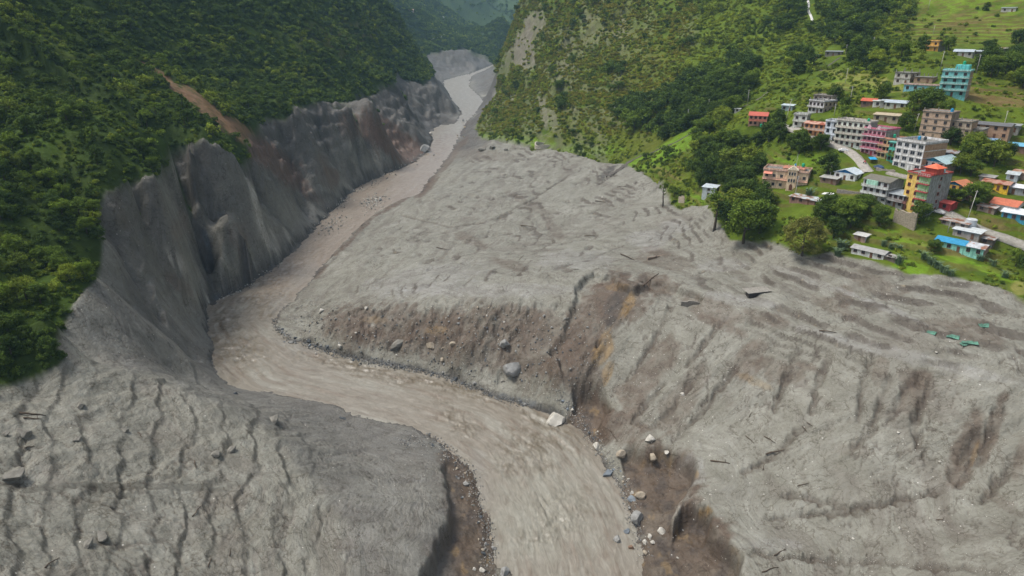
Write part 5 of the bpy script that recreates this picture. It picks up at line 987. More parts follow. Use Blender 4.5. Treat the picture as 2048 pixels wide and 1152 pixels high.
for pxs, w_ in (([(1216,352),(1240,338),(1262,322)], 3.0), ([(1262,322),(1290,308),(1320,298),(1350,286),(1376,270),(1400,258),(1425,240)], 1.9), ([(1450,228),(1480,216),(1505,206),(1530,190),(1548,172)], 1.4), ([(1640,142),(1662,128),(1680,115)], 1.3)): strip('stone_steps', pxs, w_, (.10,.09,.08), .16, 'rock', .5)
# ------------------------------------------------------------------ vehicles
def car(px, py, phi, rgb, label):
    x, y, z, t = hit(px, py); o = empty('parked_car', (x, y, z+.28), -R(phi)); tag(o, label, 'car'); TAKEN.append((px, py, 12))
    prof = [(-2.1,.35),(-2.1,.85),(-1.9,.95),(-1.2,1.0),(-.7,1.48),(.9,1.5),(1.6,1.02),(2.1,.9),(2.15,.35)]; m = MB(); n = len(prof); pts_ = [(a, -.82 if b < 1.2 else -.66, b) for a, b in prof] + [(a, .82 if b < 1.2 else .66, b) for a, b in prof]
    m.poly(pts_, [tuple(range(n)), tuple(range(2*n-1, n-1, -1))] + [(i, i+n, (i+1) % n + n, (i+1) % n) for i in range(n)]); m.build('body', paint(rgb, .3, .1, 'car_paint'), o)
    MB().poly([(-1.12,-.79,1.06),(-.68,-.69,1.42),(.86,-.69,1.43),(1.45,-.79,1.06),(-1.12,.79,1.06),(-.68,.69,1.42),(.86,.69,1.43),(1.45,.79,1.06)], [(0,1,2,3),(7,6,5,4)]).build('windows', GLASS, o)
    for a in (-1.3, 1.3):
        for s in (-1, 1): wh = MB().tube((a, s*.68, .32), (a, s*.86, .32), .32, .32, 14).build('wheel', paint((.02,.02,.02), .8, .1, 'tyre'), o); MB().tube((a, s*.86, .32), (a, s*.875, .32), .18, .17, 10).build('rim', paint((.5,.5,.5), .3, .1, 'metal'), wh)
    for s in (-.6, .6): MB().box(-2.14, -2.09, s-.15, s+.15, .6, .76).build('headlight', paint((.8,.8,.75), .2, .05, 'lamp_glass'), o)
car(1686, 304, 20, (.75,.76,.78), 'white car parked at the bend of the road below the pale mint block')
car(1757, 338, 70, (.06,.10,.20), 'dark blue car parked below the narrow cream and yellow house')
car(1877, 428, 60, (.70,.70,.70), 'white car at the start of the lower road beside the red hut')
def motorbike(px, py, phi):
    x, y, z, t = hit(px, py); z += .30; o = empty('motorcycle', (x, y, z), -R(phi)); tag(o, 'red motorcycle riding down the village road', 'motorcycle')
    MB().path([(.65,0,.55),(.2,0,.85),(-.3,0,.8),(-.75,0,.85)], [.08,.2,.16,.08], 8).build('frame', paint((.5,.03,.04), .35, .1, 'metal'), o, True)
    for a in (-.62, .66): MB().tube((a,-.05,.3), (a,.05,.3), .3, .3, 16).build('wheel', paint((.02,.02,.02), .8, .1, 'tyre'), o)
    MB().tube((.45,-.32,1.02), (.45,.32,1.02), .025, .025, 6).build('handlebar', paint((.1,.1,.1), .4, .1, 'metal'), o)
    # rider: one skinned body
    V = [(-.15,0,.95),(-.12,0,1.2),(-.02,0,1.45),(.0,0,1.58),(.03,0,1.72),(.0,.19,1.43),(.15,.30,1.2),(.42,.28,1.05),(.0,-.19,1.43),(.15,-.30,1.2),(.42,-.28,1.05),(-.1,.12,.9),(.28,.2,.88),(.12,.2,.42),(.25,.2,.38),(-.1,-.12,.9),(.28,-.2,.88),(.12,-.2,.42),(.25,-.2,.38)]
    E = [(0,1),(1,2),(2,3),(3,4),(2,5),(5,6),(6,7),(2,8),(8,9),(9,10),(0,11),(11,12),(12,13),(13,14),(0,15),(15,16),(16,17),(17,18)]; rad = [.15,.15,.16,.07,.11,.07,.05,.04,.07,.05,.04,.1,.08,.055,.05,.1,.08,.055,.05]
    me = bpy.data.meshes.new('person'); me.from_pydata(V, E, []); me.materials.append(paint((.45,.05,.06), .85, .2, 'cloth')); p = link(bpy.data.objects.new('person', me)); p.location = (x, y, z); p.rotation_euler = (0, 0, -R(phi)); tag(p, 'rider in a red jacket astride the motorcycle on the village road', 'person')
    sk = p.modifiers.new('skin', 'SKIN'); [setattr(v, 'radius', (r_, r_)) for v, r_ in zip(me.skin_vertices[0].data, rad)] if me.skin_vertices else None
    ss = p.modifiers.new('sub', 'SUBSURF'); ss.levels = ss.render_levels = 1
    mm = MB(); [mm.tube((.03,0,1.60+.05*k), (.03,0,1.65+.05*k), [.10,.13,.12,.08][k], [.13,.12,.08,.01][k], 10) for k in range(4)]; hh = mm.build('helmet', paint((.03,.03,.03), .3, .1, 'plastic'), p, True)
motorbike(1729, 328, 70)
# ------------------------------------------------------------------ rocks
def rock_mesh(seed, sub=3):
    import bmesh
    bm = bmesh.new(); bmesh.ops.create_icosphere(bm, subdivisions=sub, radius=.5); r_ = np.random.RandomState(seed); cuts = [(r_.normal(size=3), .22+.17*r_.rand()) for _ in range(13)]; st = np.array([1, .65+.3*r_.rand(), .55+.25*r_.rand()])
    for v in bm.verts:
        p = np.array(v.co)
        for n, d in cuts:
            n = n/np.linalg.norm(n); k = p @ n - d
            if k > 0: p = p - n*k
        p = p*st*(1 + .05*math.sin(p[0]*17+seed)*math.sin(p[1]*19)*math.cos(p[2]*15)); v.co = p
    me = bpy.data.meshes.new('boulder'); bm.to_mesh(me); bm.free(); return me
RK = {}
RCOL = {'white': (.50,.48,.43), 'grey': (.27,.27,.26), 'dark': (.105,.115,.125), 'blue': (.20,.23,.26), 'beige': (.36,.31,.24), 'brown': (.20,.13,.09), 'mud': (.21,.20,.175)}
for ic_, (c_, rgb) in enumerate(RCOL.items()):
    RK[c_] = []
    for k in range(4): me = rock_mesh(ic_*5 + k*11 + 3); me.materials.append(paint(rgb, .85, .4, 'rock')); RK[c_].append(me)
NROCK = 0
def hit_w(px, py):
    x, y, z, t = hit(px, py)
    if z < rz(y) - .1 and y < 1500: q = Pr(px, py); return q[0], q[1], q[2] + .1, q[1]/ray(px, py)[1]
    return x, y, z, t
def rock(px, py, dpx, c_, label, group=None, sink=.34, sq=1.0):
    global NROCK; x, y, z, t = hit_w(px, py); d = dpx*t/FPX; NROCK += 1; o = link(bpy.data.objects.new('boulder', rnd.choice(RK[c_]))); o.scale = (d*1.05, d*1.1, d*1.15*sq); o.rotation_euler = (rnd.uniform(-.3,.3), rnd.uniform(-.3,.3), rnd.random()*6.28)
    o.location = (x, y, z + d*(.42*sq - sink)); tag(o, ('%s %s' % ('small' if dpx < 5 else 'large' if dpx > 9 else 'mid-sized', {'white':'whitish','grey':'grey','dark':'dark','blue':'bluish','beige':'tan','brown':'brown','mud':'mud-coated'}[c_]) + label[label.index(' '):]).replace('grey boulder in', 'boulder in').replace('blue-grey boulder', 'boulder') if group else label, 'boulder', group); return o
for px, py, d, c_, lb in [(1114,842,50,'white','largest white boulder at the right edge of the river'),(1195,895,22,'white','white boulder standing in the water below the largest one'),(1243,912,24,'beige','beige boulder at the foot of the first undercut bay'),(1306,918,24,'beige','pale boulder on the upper lip of the first undercut bay'),
    (1299,880,24,'white','striped grey-white boulder above the first undercut bay'),(1216,950,26,'blue','flat blue-grey slab at the water edge beside the first bay'),(1262,1000,22,'blue','blue boulder at the toe of the first undercut bay'),(1281,995,24,'beige','pale brown boulder next to the blue one in the bay'),(1273,1042,40,'grey','big grey boulder with an orange foot by the river'),
    (1253,1064,17,'blue','small blue boulder below the big grey one'),(1322,1066,22,'white','white boulder between the two undercut bays'),(1299,1074,14,'white','uppermost of the white stones clustered by the lower bay'),(1304,1086,13,'white','rightmost of the white stones clustered by the lower bay'),(1291,1086,14,'white','leftmost of the white stones clustered by the lower bay'),
    (1235,1082,20,'grey','grey boulder awash in the river'),(1262,1096,16,'brown','brown boulder awash in the river'),(1291,1106,13,'beige','yellowish stone at the water edge of the lower bay'),(963,1140,18,'white','pinkish white boulder at the left bank bottom'),(948,1140,10,'white','small white stone beside the pinkish boulder'),(1008,1146,26,'grey','grey boulder in the shallows at the bottom edge'),
    (433,912,26,'mud','muddy jagged rock in the foreground mud, left piece'),(462,902,26,'mud','muddy jagged rock in the foreground mud, right piece'),(548,842,30,'mud','muddy block of earth on the crest of the foreground hump'),(48,868,34,'mud','mud-coated rock near the left edge, flat topped'),(30,955,46,'mud','largest mud-coated rock at the left edge'),
    (205,1072,34,'mud','mud-coated rock at the lower left furrow'),(176,1090,30,'mud','dark sided rock below the lower left furrow'),(10,870,22,'mud','mud-coated stone cut by the left edge'),(250,862,18,'mud','rounded stone in the second furrow'),(155,880,20,'mud','flat stone in the first furrow'),(162,812,22,'mud','stone lump in the upper furrow'),
    (1028,740,44,'grey','largest grey boulder in the brown terrace face'),(1010,690,30,'grey','grey boulder above the largest one in the terrace face'),(862,692,22,'beige','tan boulder in the middle of the terrace face'),(795,690,34,'mud','flat muddy boulder in the terrace face'),(680,694,15,'white','white stone at the left foot of the terrace face'),(643,624,15,'white','round white stone on the grey gravel fan'),
    (885,722,14,'beige','tan stone low in the terrace face'),(906,690,16,'beige','small tan boulder beside the muddy one in the terrace face'),(732,618,10,'white','small white stone near the top of the terrace face'),(965,300,22,'mud','first muddy boulder on the far end of the terrace'),(984,296,18,'mud','second muddy boulder on the far end of the terrace'),(1012,300,12,'mud','third muddy boulder on the far end of the terrace'),
    (848,300,26,'grey','rounded grey boulder where the gorge narrows'),(861,268,10,'white','white boulder at the gorge narrows'),(1334,905,13,'white','small pale boulder right of the striped one'),(1365,790,12,'white','pale stone high on the lower slope'),(470,788,12,'dark','dark rock at the left waterline'),(685,838,16,'dark','dark rock on the left bank edge'),(1205,395,6,'white','small white stone on the terrace')]: rock(px, py, d, c_, lb)
GRP = {'w': ('white stone scattered on the grey mud slope on the right', 'white stones scattered over the mud slope'), 'd': ('dark boulder in the line along the right edge of the river', 'dark boulders along the right waterline'),
       'f': ('grey stone sticking out of the brown terrace face above the river', 'stones in the brown terrace face'), 'l': ('grey boulder on the stony strip along the left edge of the river', 'boulders on the left stony strip'), 'r': ('whitish rock in the shoal upstream in the river', 'rocks of the river shoal')}
def walk(line, n, jx, jy):
    L_ = np.array(line, float); d = np.r_[0, np.cumsum(np.hypot(*np.diff(L_, axis=0).T))]
    for _ in range(n): q = rnd.random()*d[-1]; yield np.interp(q, d, L_[:,0]) + rnd.gauss(0, jx), np.interp(q, d, L_[:,1]) + rnd.gauss(0, jy)
G_ = lambda s: rnd.gauss(0, s)
for px, py in walk([(548,650),(580,682),(640,698),(690,716),(740,726),(800,736),(880,751),(930,771),(985,794),(1020,803),(1060,812)], 68, 3, 3): rock(px + G_(5), py - 3 + G_(3), 3 + 9*rnd.random()**2.2, rnd.choice(['dark','dark','blue','grey','white' if px < 660 else 'dark']), *GRP['d'])
for px, py in walk([(880,890),(905,915),(932,945),(950,985),(972,1040),(982,1090),(975,1130)], 44, 9, 6): rock(px-10, py, 3 + 11*rnd.random()**2, rnd.choice(['grey','grey','mud','beige','dark']), *GRP['l'])
for _ in range(38): rock(rnd.uniform(600, 1180), rnd.uniform(615, 740), rnd.uniform(3, 9)**1.0, rnd.choice(['beige','grey','mud','mud','white']), *GRP['f'], sink=.35)
for px, py in walk([(1130,800),(1165,840),(1200,900),(1225,935),(1250,975),(1262,1010)], 26, 7, 6): rock(px+6, py, rnd.uniform(4, 10), rnd.choice(['blue','grey','beige','dark','white']), 'mixed stone on the bank between the white boulder and the undercut bays', 'stones on the bank by the undercut bays')
for px, py in list(walk([(735,412),(760,398)], 12, 6, 4)) + list(walk([(640,462),(680,442)], 9, 8, 5)) + list(walk([(940,235),(900,300)], 5, 8, 6)): rock(px, py, rnd.uniform(3.5, 7), rnd.choice(['white','white','grey','beige']), *GRP['r'], sink=.1)
for _ in range(40): rock(rnd.uniform(1300, 2040), rnd.uniform(700, 1140), rnd.choice([2.5,3,3.5,4,5,7]), 'white', *GRP['w'])
# ------------------------------------------------------------------ driftwood
def log(px, py, lpx, ang, label=None, c_=(.085,.062,.045)):
    if label is None and (px + py) % 3 == 0: return
    a, b = R(ang), lpx/2; x0, y0, z0, t = hit(px - math.cos(a)*b, py + math.sin(a)*b); x1, y1, z1, t1 = hit(px + math.cos(a)*b, py - math.sin(a)*b)
    if math.hypot(x1-x0, y1-y0) > 22: return
    r_ = max(.12, min(.3, lpx*t/FPX*.04)); L_ = [Vector((x0,y0,z0+r_)), Vector((x1,y1,z1+r_))]; P_ = [L_[0].lerp(L_[1], k/4) + Vector((rnd.uniform(-.15,.15), rnd.uniform(-.15,.15), .1*math.sin(k))) for k in range(5)]
    for p in P_: p.z = max(p.z, gz_at(p.x, p.y) + r_*.5)
    o0 = P_[0].copy(); m = MB().path([p-o0 for p in P_], [r_, r_*.95, r_*.8, r_*.65, r_*.35], 7); q = P_[3]-o0; m.path([q, q+Vector((rnd.uniform(-1,1), rnd.uniform(-1,1), .5))], [r_*.5, r_*.2], 5)
    o = m.build('driftwood_log', paint(c_, .95, .4, 'bark'), None, True); o.location = o0; tag(o, label or 'dark driftwood stick lying on the grey mud', 'log', None if label else 'driftwood sticks strewn over the mud')
for a in [(1201,404,22,-8,'dark log lying alone high on the terrace'),(1055,453,26,-5,'thin log in the middle of the terrace'),(970,480,52,-28,'long thin trunk lying slantwise across the terrace'),(900,340,8,40,None),(1042,383,8,30,None),(884,498,22,-12,'short dark trunk at the left of the terrace'),(1244,374,18,4,None),(1302,560,40,38,'dark beam at the edge of the road bench'),(1035,492,14,-30,None),(1043,515,12,45,None),
          (902,446,8,80,None),(964,447,10,-3,None),(1180,472,22,3,None),(1165,545,12,30,None),(1150,540,14,12,None),(1255,515,30,-24,'dark plank on the terrace next to the buried foundation'),(1655,664,34,-5,'broken dark trunk on the bench at the right'),(1500,880,24,-40,'dark stick on the lower slope'),(1610,860,20,-45,None),(1620,850,14,-38,None),(1527,934,14,82,'short dark stump standing in the lower slope'),(1607,970,24,14,'dark branch in the lower right mud'),(1665,972,10,0,None),
          (1560,1105,30,28,'broken branch in the lower right mud near the bottom'),(1540,1140,34,20,'forked stick at the bottom of the right slope'),(1540,880,26,-30,None),(1550,905,40,12,None),(1440,925,40,-8,'curved stick at the edge of the right slope'),(1225,870,26,-55,'brown stick leaning in the bank above the river'),(1500,830,12,60,None),(2000,940,12,-10,None),(1880,1040,16,0,None),
          (395,1022,30,52,'curved dark stick in the foreground mud'),(390,930,16,-80,'short dark stump in the foreground mud'),(65,830,52,-6,'straight pale stick at the left edge'),(66,838,36,-4,None),(105,1125,36,35,'dark stick at the lower left'),(460,1105,14,80,None),(420,1125,20,70,'reddish stick near the bottom of the foreground hump'),(58,895,20,8,None),(280,870,14,-50,None),(630,690,0.1,0,None)][:-1]: log(*a)
# dark cavity of a buried house in the right terraces
x, y, z, t = hit(1520, 588); o = empty('buried_house', (x, y, z), -R(-12)); tag(o, 'buried house with only a sagging dark roof edge showing in the mud', 'ruin')
MB().box(-4.4, 4.4, .2, 2.5, -1.5, .75).build('wall', DARKW, o); MB().slab((-5.0,-.4,.75),(4.8,-.3,.95),(5.0,4.8,1.0),(-4.8,4.8,.8),.15).build('roof', paint((.27,.255,.225), .95, .4, 'rock'), o)
# ------------------------------------------------------------------ forest, undergrowth and gravel
def lowpoly(kind, seed):
    r_ = np.random.RandomState(seed)
    if kind == 'dark': c_ = crown_clumps(r_, 22, 3.2, 3.4, 4.6, 1.5); a = (c_, .42, 11, F_DARK)
    elif kind == 'mid': c_ = crown_clumps(r_, 22, 3.6, 3.0, 4.4, 1.5); a = (c_, .42, 11, F_MID)
    elif kind == 'light': c_ = crown_clumps(r_, 22, 3.8, 2.9, 4.3, 1.5); a = (c_, .42, 11, F_LIGHT)
    elif kind == 'pine': c_ = [(math.cos(q)*r*s, math.sin(q)*r*s, z, .9, .6+.6*r_.rand()) for z, q, s in zip(1.2+8*r_.rand(26), 6.28*r_.rand(26), .3+.7*r_.rand(26)) for r in [2.2*(1-(z-1)/9.6)+.2]]; a = (c_, .34, 22, F_DARK)
    elif kind == 'bush_d': c_ = crown_clumps(r_, 14, 3.8, 3.0, 3.0, 2.0); a = (c_, .8, 8, F_DARK)
    elif kind == 'bush_m': c_ = crown_clumps(r_, 14, 4.0, 2.8, 2.8, 2.0); a = (c_, .8, 8, F_MID)
    elif kind == 'bush_l': c_ = crown_clumps(r_, 14, 4.2, 2.4, 2.4, 1.9); a = (c_, .8, 8, F_LIGHT)
    elif kind == 'bush_o': c_ = crown_clumps(r_, 14, 4.2, 2.0, 2.0, 1.8); a = (c_, .8, 7, F_SCRUB)
    elif kind == 'grass': c_ = crown_clumps(r_, 12, 4.4, 1.6, 1.4, 1.8); a = (c_, .8, 7, F_BRIGHT)
    o = leaf_mesh('clump', a[0], a[1], a[2], a[3], seed+50); me = o.data
    if kind in ('dark', 'mid', 'light', 'pine'):
        tm = MB().tube((0,0,-1.5), (0,0,6), .26, .1, 5); off = len(me.vertices); t_ = tm.build('t', M_BARK); import bmesh
        bm = bmesh.new(); bm.from_mesh(me); lay = bm.faces.layers.int.new('k'); bm2 = bmesh.new(); bm2.from_mesh(t_.data); n0 = len(bm.faces); bm.from_mesh(t_.data); bm.faces.ensure_lookup_table()
        me.materials.append(M_BARK)
        for f in bm.faces[n0:]: f.material_index = 1
        bm.to_mesh(me); bm.free(); bm2.free(); bpy.data.objects.remove(t_)
    S.collection.objects.unlink(o); return o
def gn_scatter(name, protos, pos, scale, rot, idx, label, cat, kind='stuff'):
    col = bpy.data.collections.new(name + '_source')
    for i, p in enumerate(protos): p.name = 'source_%02d_%s' % (i, name); col.objects.link(p)
    me = bpy.data.meshes.new(name); me.vertices.add(len(pos)); me.vertices.foreach_set('co', np.ascontiguousarray(pos, np.float32).ravel())
    a = me.attributes.new('s', 'FLOAT_VECTOR', 'POINT'); a.data.foreach_set('vector', np.ascontiguousarray(scale, np.float32).ravel())
    a = me.attributes.new('r', 'FLOAT_VECTOR', 'POINT'); a.data.foreach_set('vector', np.ascontiguousarray(rot, np.float32).ravel())
    a = me.attributes.new('idx', 'INT', 'POINT'); a.data.foreach_set('value', np.ascontiguousarray(idx, np.int32))
    o = link(bpy.data.objects.new(name, me)); tag(o, label, cat, kind=kind)
    g = bpy.data.node_groups.new(name, 'GeometryNodeTree'); g.interface.new_socket('Geometry', in_out='INPUT', socket_type='NodeSocketGeometry'); g.interface.new_socket('Geometry', in_out='OUTPUT', socket_type='NodeSocketGeometry')
    gi = g.nodes.new('NodeGroupInput'); go = g.nodes.new('NodeGroupOutput'); ip = g.nodes.new('GeometryNodeInstanceOnPoints'); ci_ = g.nodes.new('GeometryNodeCollectionInfo')
    ci_.inputs['Collection'].default_value = col; ci_.inputs['Separate Children'].default_value = True; ci_.inputs['Reset Children'].default_value = True
    def at(nm, ty): n = g.nodes.new('GeometryNodeInputNamedAttribute'); n.data_type = ty; n.inputs['Name'].default_value = nm; return n.outputs['Attribute']
    l = g.links; l.new(gi.outputs[0], ip.inputs['Points']); l.new(ci_.outputs[0], ip.inputs['Instance']); ip.inputs['Pick Instance'].default_value = True
    l.new(at('idx', 'INT'), ip.inputs['Instance Index']); l.new(at('r', 'FLOAT_VECTOR'), ip.inputs['Rotation']); l.new(at('s', 'FLOAT_VECTOR'), ip.inputs['Scale']); l.new(ip.outputs[0], go.inputs[0])
    md = o.modifiers.new('scatter', 'NODES'); md.node_group = g; return o
def bil(A, x, y):
    r = np.hypot(x, y); a = np.arctan2(x, y); fi = np.interp(r, rr, np.arange(NR)); fa = (a-az[0])/(az[-1]-az[0])*(NA-1); i = np.clip(fi.astype(int), 0, NR-2); j = np.clip(fa.astype(int), 0, NA-2); fi = np.clip(fi-i, 0, 1); fa = np.clip(fa-j, 0, 1)
    return (A[i,j]*(1-fi)+A[i+1,j]*fi)*(1-fa) + (A[i,j+1]*(1-fi)+A[i+1,j+1]*fi)*fa
rs = np.random.RandomState(99)
def cand(n, r0, r1, a0, a1, pw):
    r = (r0**pw + (r1**pw - r0**pw)*rs.rand(n))**(1/pw); a = R(a0) + (R(a1)-R(a0))*rs.rand(n); return r*np.sin(a), r*np.cos(a)
x1, y1 = cand(165000, 120, 2600, -56, 1, 1.15); x2, y2 = cand(150000, 170, 1100, -2, 56, 1.3); x3, y3 = cand(6000, 2600, 6500, -25, 20, 1.2)
cx_ = np.r_[x1, x2, x3]; cy_ = np.r_[y1, y2, y3]
cz_ = bil(Z, cx_, cy_); gg = bil(green, cx_, cy_); lf = bil(onleft, cx_, cy_) > .5; sl = bil(slope, cx_, cy_); vv = bil(vis.astype(float), cx_, cy_)
cu, cv, ct = project(cx_, cy_, cz_)
m = (gg > .55) & (cu > -260) & (cu < 2300) & (cv > -160) & (cv < 1300) & (vv > .2)
wd = fbm(cx_/38, cy_/38, 4, 401.); w2 = fbm(cx_/11, cy_/11, 3, 402.); far = np.hypot(cx_, cy_)
# woodland on the right hand side: where the photo shows it
wr = np.zeros(len(cx_))
for a, b, c_, d_, k_ in [(1350,235,90,42,1.),(1262,240,50,32,.8),(1440,190,44,44,.8),(1475,150,26,50,.9),(1390,160,30,20,.4),(1370,262,60,30,.9),(1560,50,40,26,.2),(1700,55,46,40,.8),(1600,130,24,24,.3),(1410,330,30,40,.9),(1460,300,40,24,.5),(1475,350,40,36,.6),
        (1500,275,24,12,.6),(1560,290,40,12,.3),(1600,300,40,16,.3),(1490,430,60,40,.7),(1400,20,50,20,.3),(1790,20,70,24,.5),(1730,130,30,20,.4),(1860,230,40,10,.5),(1830,200,30,14,.5),(2000,130,50,20,.6),(2030,170,24,14,.4),(1920,310,50,16,.6),(1980,335,60,30,.35),(1700,440,60,16,.6),(1770,440,24,12,.5),(1960,410,40,14,.5),
        (1170,300,20,8,.5),(1120,200,14,40,.25),(1080,20,40,40,.3),(1170,10,50,30,.3),(1230,160,24,30,.25),(1000,120,12,40,.3),(1600,20,40,20,.4)]:
    wr = np.maximum(wr, k_*np.clip(1.35 - np.sqrt(((cu-a)/c_)**2 + ((cv-b)/d_)**2), 0, 1))
u_ = rs.rand(len(cx_)); hf = np.clip(380/far, 0, 1)
pt = np.where(lf, sstep(-.25, .35, wd + .35*w2)*.16 + .015, wr*.30*sstep(-.5, .1, w2 + .2) + .004)
pt = np.where(far > 1400, .35, pt)
pb = np.where(lf, .95, .30 + .40*sstep(-.15, .35, fbm(cx_/16, cy_/16, 4, 403.)) + .22*wr)
bright = ((cu > 1480) & (cv > 90)); pb = np.where(~lf & bright, pb*.62, pb); pb = np.where(~lf & (cu < 1400 - .2*cv) & (cv < 270), .95, pb); pt = np.where(~lf & (cu < 1230), pt*.5, pt)
topt = (cu > 1820) & (cv < 100); pb = np.where(topt & ~lf, .03, pb); pt = np.where(topt & ~lf, 0, pt)
clr = np.ones(len(cx_), bool)
for a, b, c_ in TAKEN: clr &= (cu-a)**2 + (cv-b)**2 > c_*c_
for nm_ in ([(1553,250),(1580,262),(1650,285),(1700,303),(1728,333),(1738,345)], [(1880,418),(1925,441),(1975,466),(2048,490)], [(1216,352),(1290,308),(1376,270),(1425,240)], [(1617,0),(1620,30),(1628,50)], [(1775,345),(1860,362)]):
    for (a0, b0), (a1, b1) in zip(nm_[:-1], nm_[1:]):
        tt = np.clip(((cu-a0)*(a1-a0)+(cv-b0)*(b1-b0))/((a1-a0)**2+(b1-b0)**2), 0, 1); clr &= (cu-a0-tt*(a1-a0))**2 + (cv-b0-tt*(b1-b0))**2 > 81
scar = np.zeros(len(cx_), bool)
for a, b, c_, d_, an in [(420,222,80,13,42),(345,170,60,7,42),(480,262,36,14,42),(1985,200,90,7,6),(1985,180,60,4,6)]:
    ca_, sa_ = math.cos(R(an)), math.sin(R(an)); scar |= (((cu-a)*ca_+(cv-b)*sa_)/c_)**2 + ((-(cu-a)*sa_+(cv-b)*ca_)/d_)**2 < 1.0
rks = np.zeros(len(cx_), bool)
for a, b, c_, d_, an, k_ in ROCKP:
    ca_, sa_ = math.cos(R(an)), math.sin(R(an)); rks |= (k_ > .4) & ((((cu-a)*ca_+(cv-b)*sa_)/c_)**2 + ((-(cu-a)*sa_+(cv-b)*ca_)/d_)**2 < .8) & (rs.rand(len(cx_)) < .85)
rks |= (cu < 1400) & ~lf & (far < 1400) & (bil(rmask, cx_, cy_) > .6) & (rs.rand(len(cx_)) < .6)
m &= clr & ~scar & ~rks
istree = m & (u_ < pt) & (gg > .9); isb = m & ~istree & (rs.rand(len(cx_)) < pb)
Ht = np.where(lf, 4.0 + 4.5*rs.rand(len(cx_)), 5.5 + 6.5*rs.rand(len(cx_))) * np.where(far > 900, 1.0 + .5*np.clip((far-900)/1500, 0, 1), 1); Ht = np.where(far > 2600, Ht*3.0, Ht)
lt = fbm(cx_/55, cy_/55, 3, 404.) + .25*rs.normal(size=len(cx_))*.6
kt = np.where(lf, np.where(rs.rand(len(cx_)) < .16, 3, np.where(lt > .30, 2, np.where(lt > -.02, 1, 0))), np.where(lt > .3, 2, np.where(lt > .05, 1, 0)))
# individuals: the three hundred trees that show largest, the rest is one forest
ti = np.nonzero(istree)[0]; inf = (cu[ti] > 0) & (cu[ti] < 2048) & (cv[ti] > 10) & (cv[ti] < 1150); size = Ht[ti]/ct[ti]*inf; order = ti[np.argsort(-size)]; NIND = 300 - ntree; ind = order[:NIND]; rest = order[NIND:]
print('trees', len(ti), 'bushes', int(isb.sum()), 'individual', len(ind))
KN = {0: 'dark_tree', 1: 'broadleaf_tree', 2: 'light_tree', 3: 'pine_tree'}
LM = [('the top of the landslide scar',300,138),('the landslide scar',420,222),('the foot of the landslide scar',500,300),('the highest tip of the grey gorge wall',390,290),('the left picture corner',0,0),('the mud edge at the far left',10,770),('the leafy knob on the gorge rim',470,300),('the grey gully head',230,385),('the gorge wall shoulder',600,215),('the left edge middle',0,400),('the mud rim corner',200,450),('the low green nose',130,650),
      ('the red-roofed house',1515,235),('the thin leaning mud-edge tree',1326,380),('the oval stone enclosure',1090,288),('the dark stone steps',1300,305),('the grey sheet-metal hut',1415,380),('the peach villa',1567,345),('the white cottage',1688,348),('the field hut',1718,472),('the yellow tower',1840,385),('the blue-roofed row',1915,485),('the turquoise block',1905,160),('the grey block house',1820,150),('the orange house',1865,86),('the highest hut',2016,18),
      ('the open shed under the top terraces',1958,107),('the mossy shed at the top right',2000,100),('the pole right of the turquoise block',1952,140),('the path on the upper slope',1622,25),('the long grey-roofed shed',1666,108),('the pole by the steps',1495,195),('the pole by the woods',1374,240),('the tall rock streak',1100,200),('the overhanging rock head',1060,60),('the pink house',1745,280),('the white-roofed shed',2025,375),('the vivid red roof',1735,203),('the pole under the rock face',1228,230),('the long white shed',1733,500),('the four-storey brick block',1865,245)]
for i in ind:
    k_ = KN[int(kt[i])]; sz = 'small' if Ht[i] < (6 if lf[i] else 7.5) else 'medium' if Ht[i] < (7.3 if lf[i] else 9.8) else 'tall'; tone = {0: 'dark leafy', 1: 'mid green', 2: 'light green', 3: 'dark conical'}[int(kt[i])]
    u0, v0_ = float(cu[i]), float(cv[i]); ln, lx_, ly_ = min(LM, key=lambda q: (q[1]-u0)**2 + 1.5*(q[2]-v0_)**2); dx_, dy_ = u0-lx_, ly_-v0_; dist = math.hypot(dx_, dy_)
    an_ = int(((math.degrees(math.atan2(dy_, dx_)) + 22.5) % 360)//45); rel = ['right of','up and right of','straight above','up and left of','left of','down and left of','straight below','down and right of'][an_]
    near = 'just ' if dist < 24 else 'close ' if dist < 42 else '' if dist < 60 else 'a little way ' if dist < 80 else 'well ' if dist < 120 else 'far '
    lab = ('%s %s tree %s%s %s' % (sz, tone, near, rel, ln)).replace('the lower end', 'the foot').replace('the middle of the brown landslide scar', 'the landslide scar'); lab = lab if len(lab.replace('-', ' ').split()) <= 15 else lab.replace('a little way ', ''); lab = lab if len(lab.split()) <= 14 else lab.replace('medium ', '').replace(' green tree', ' tree').replace('far ', '')
    plant(k_, float(cx_[i]), float(cy_[i]), float(cz_[i]), float(Ht[i]), lab, 'tree', 'trees of the left mountainside' if lf[i] else 'trees of the right mountainside', 1.05)
lp = [lowpoly(*a) for a in (('dark', 1), ('mid', 2), ('light', 3), ('pine', 4), ('dark', 5), ('mid', 6))]
s_ = Ht[rest]/8.2; q = np.c_[s_*1.1, s_*1.1, s_]; rt_ = np.c_[np.zeros(len(rest)), np.zeros(len(rest)), rs.rand(len(rest))*6.28]
gn_scatter('forest', lp, np.c_[cx_[rest], cy_[rest], cz_[rest]-.3], q, rt_, np.where((kt[rest] < 2) & (rs.rand(len(rest)) < .5), kt[rest]+4, kt[rest]), 'dense green forest covering the mountainsides beyond the nearest trees', 'forest')
bi = np.nonzero(isb)[0]; bs = np.where(lf[bi], .20 + .24*rs.rand(len(bi)), .14 + .22*rs.rand(len(bi))) * np.clip(far[bi]/420, .75, 2.6); lb_ = lt[bi] + .25*rs.normal(size=len(bi))
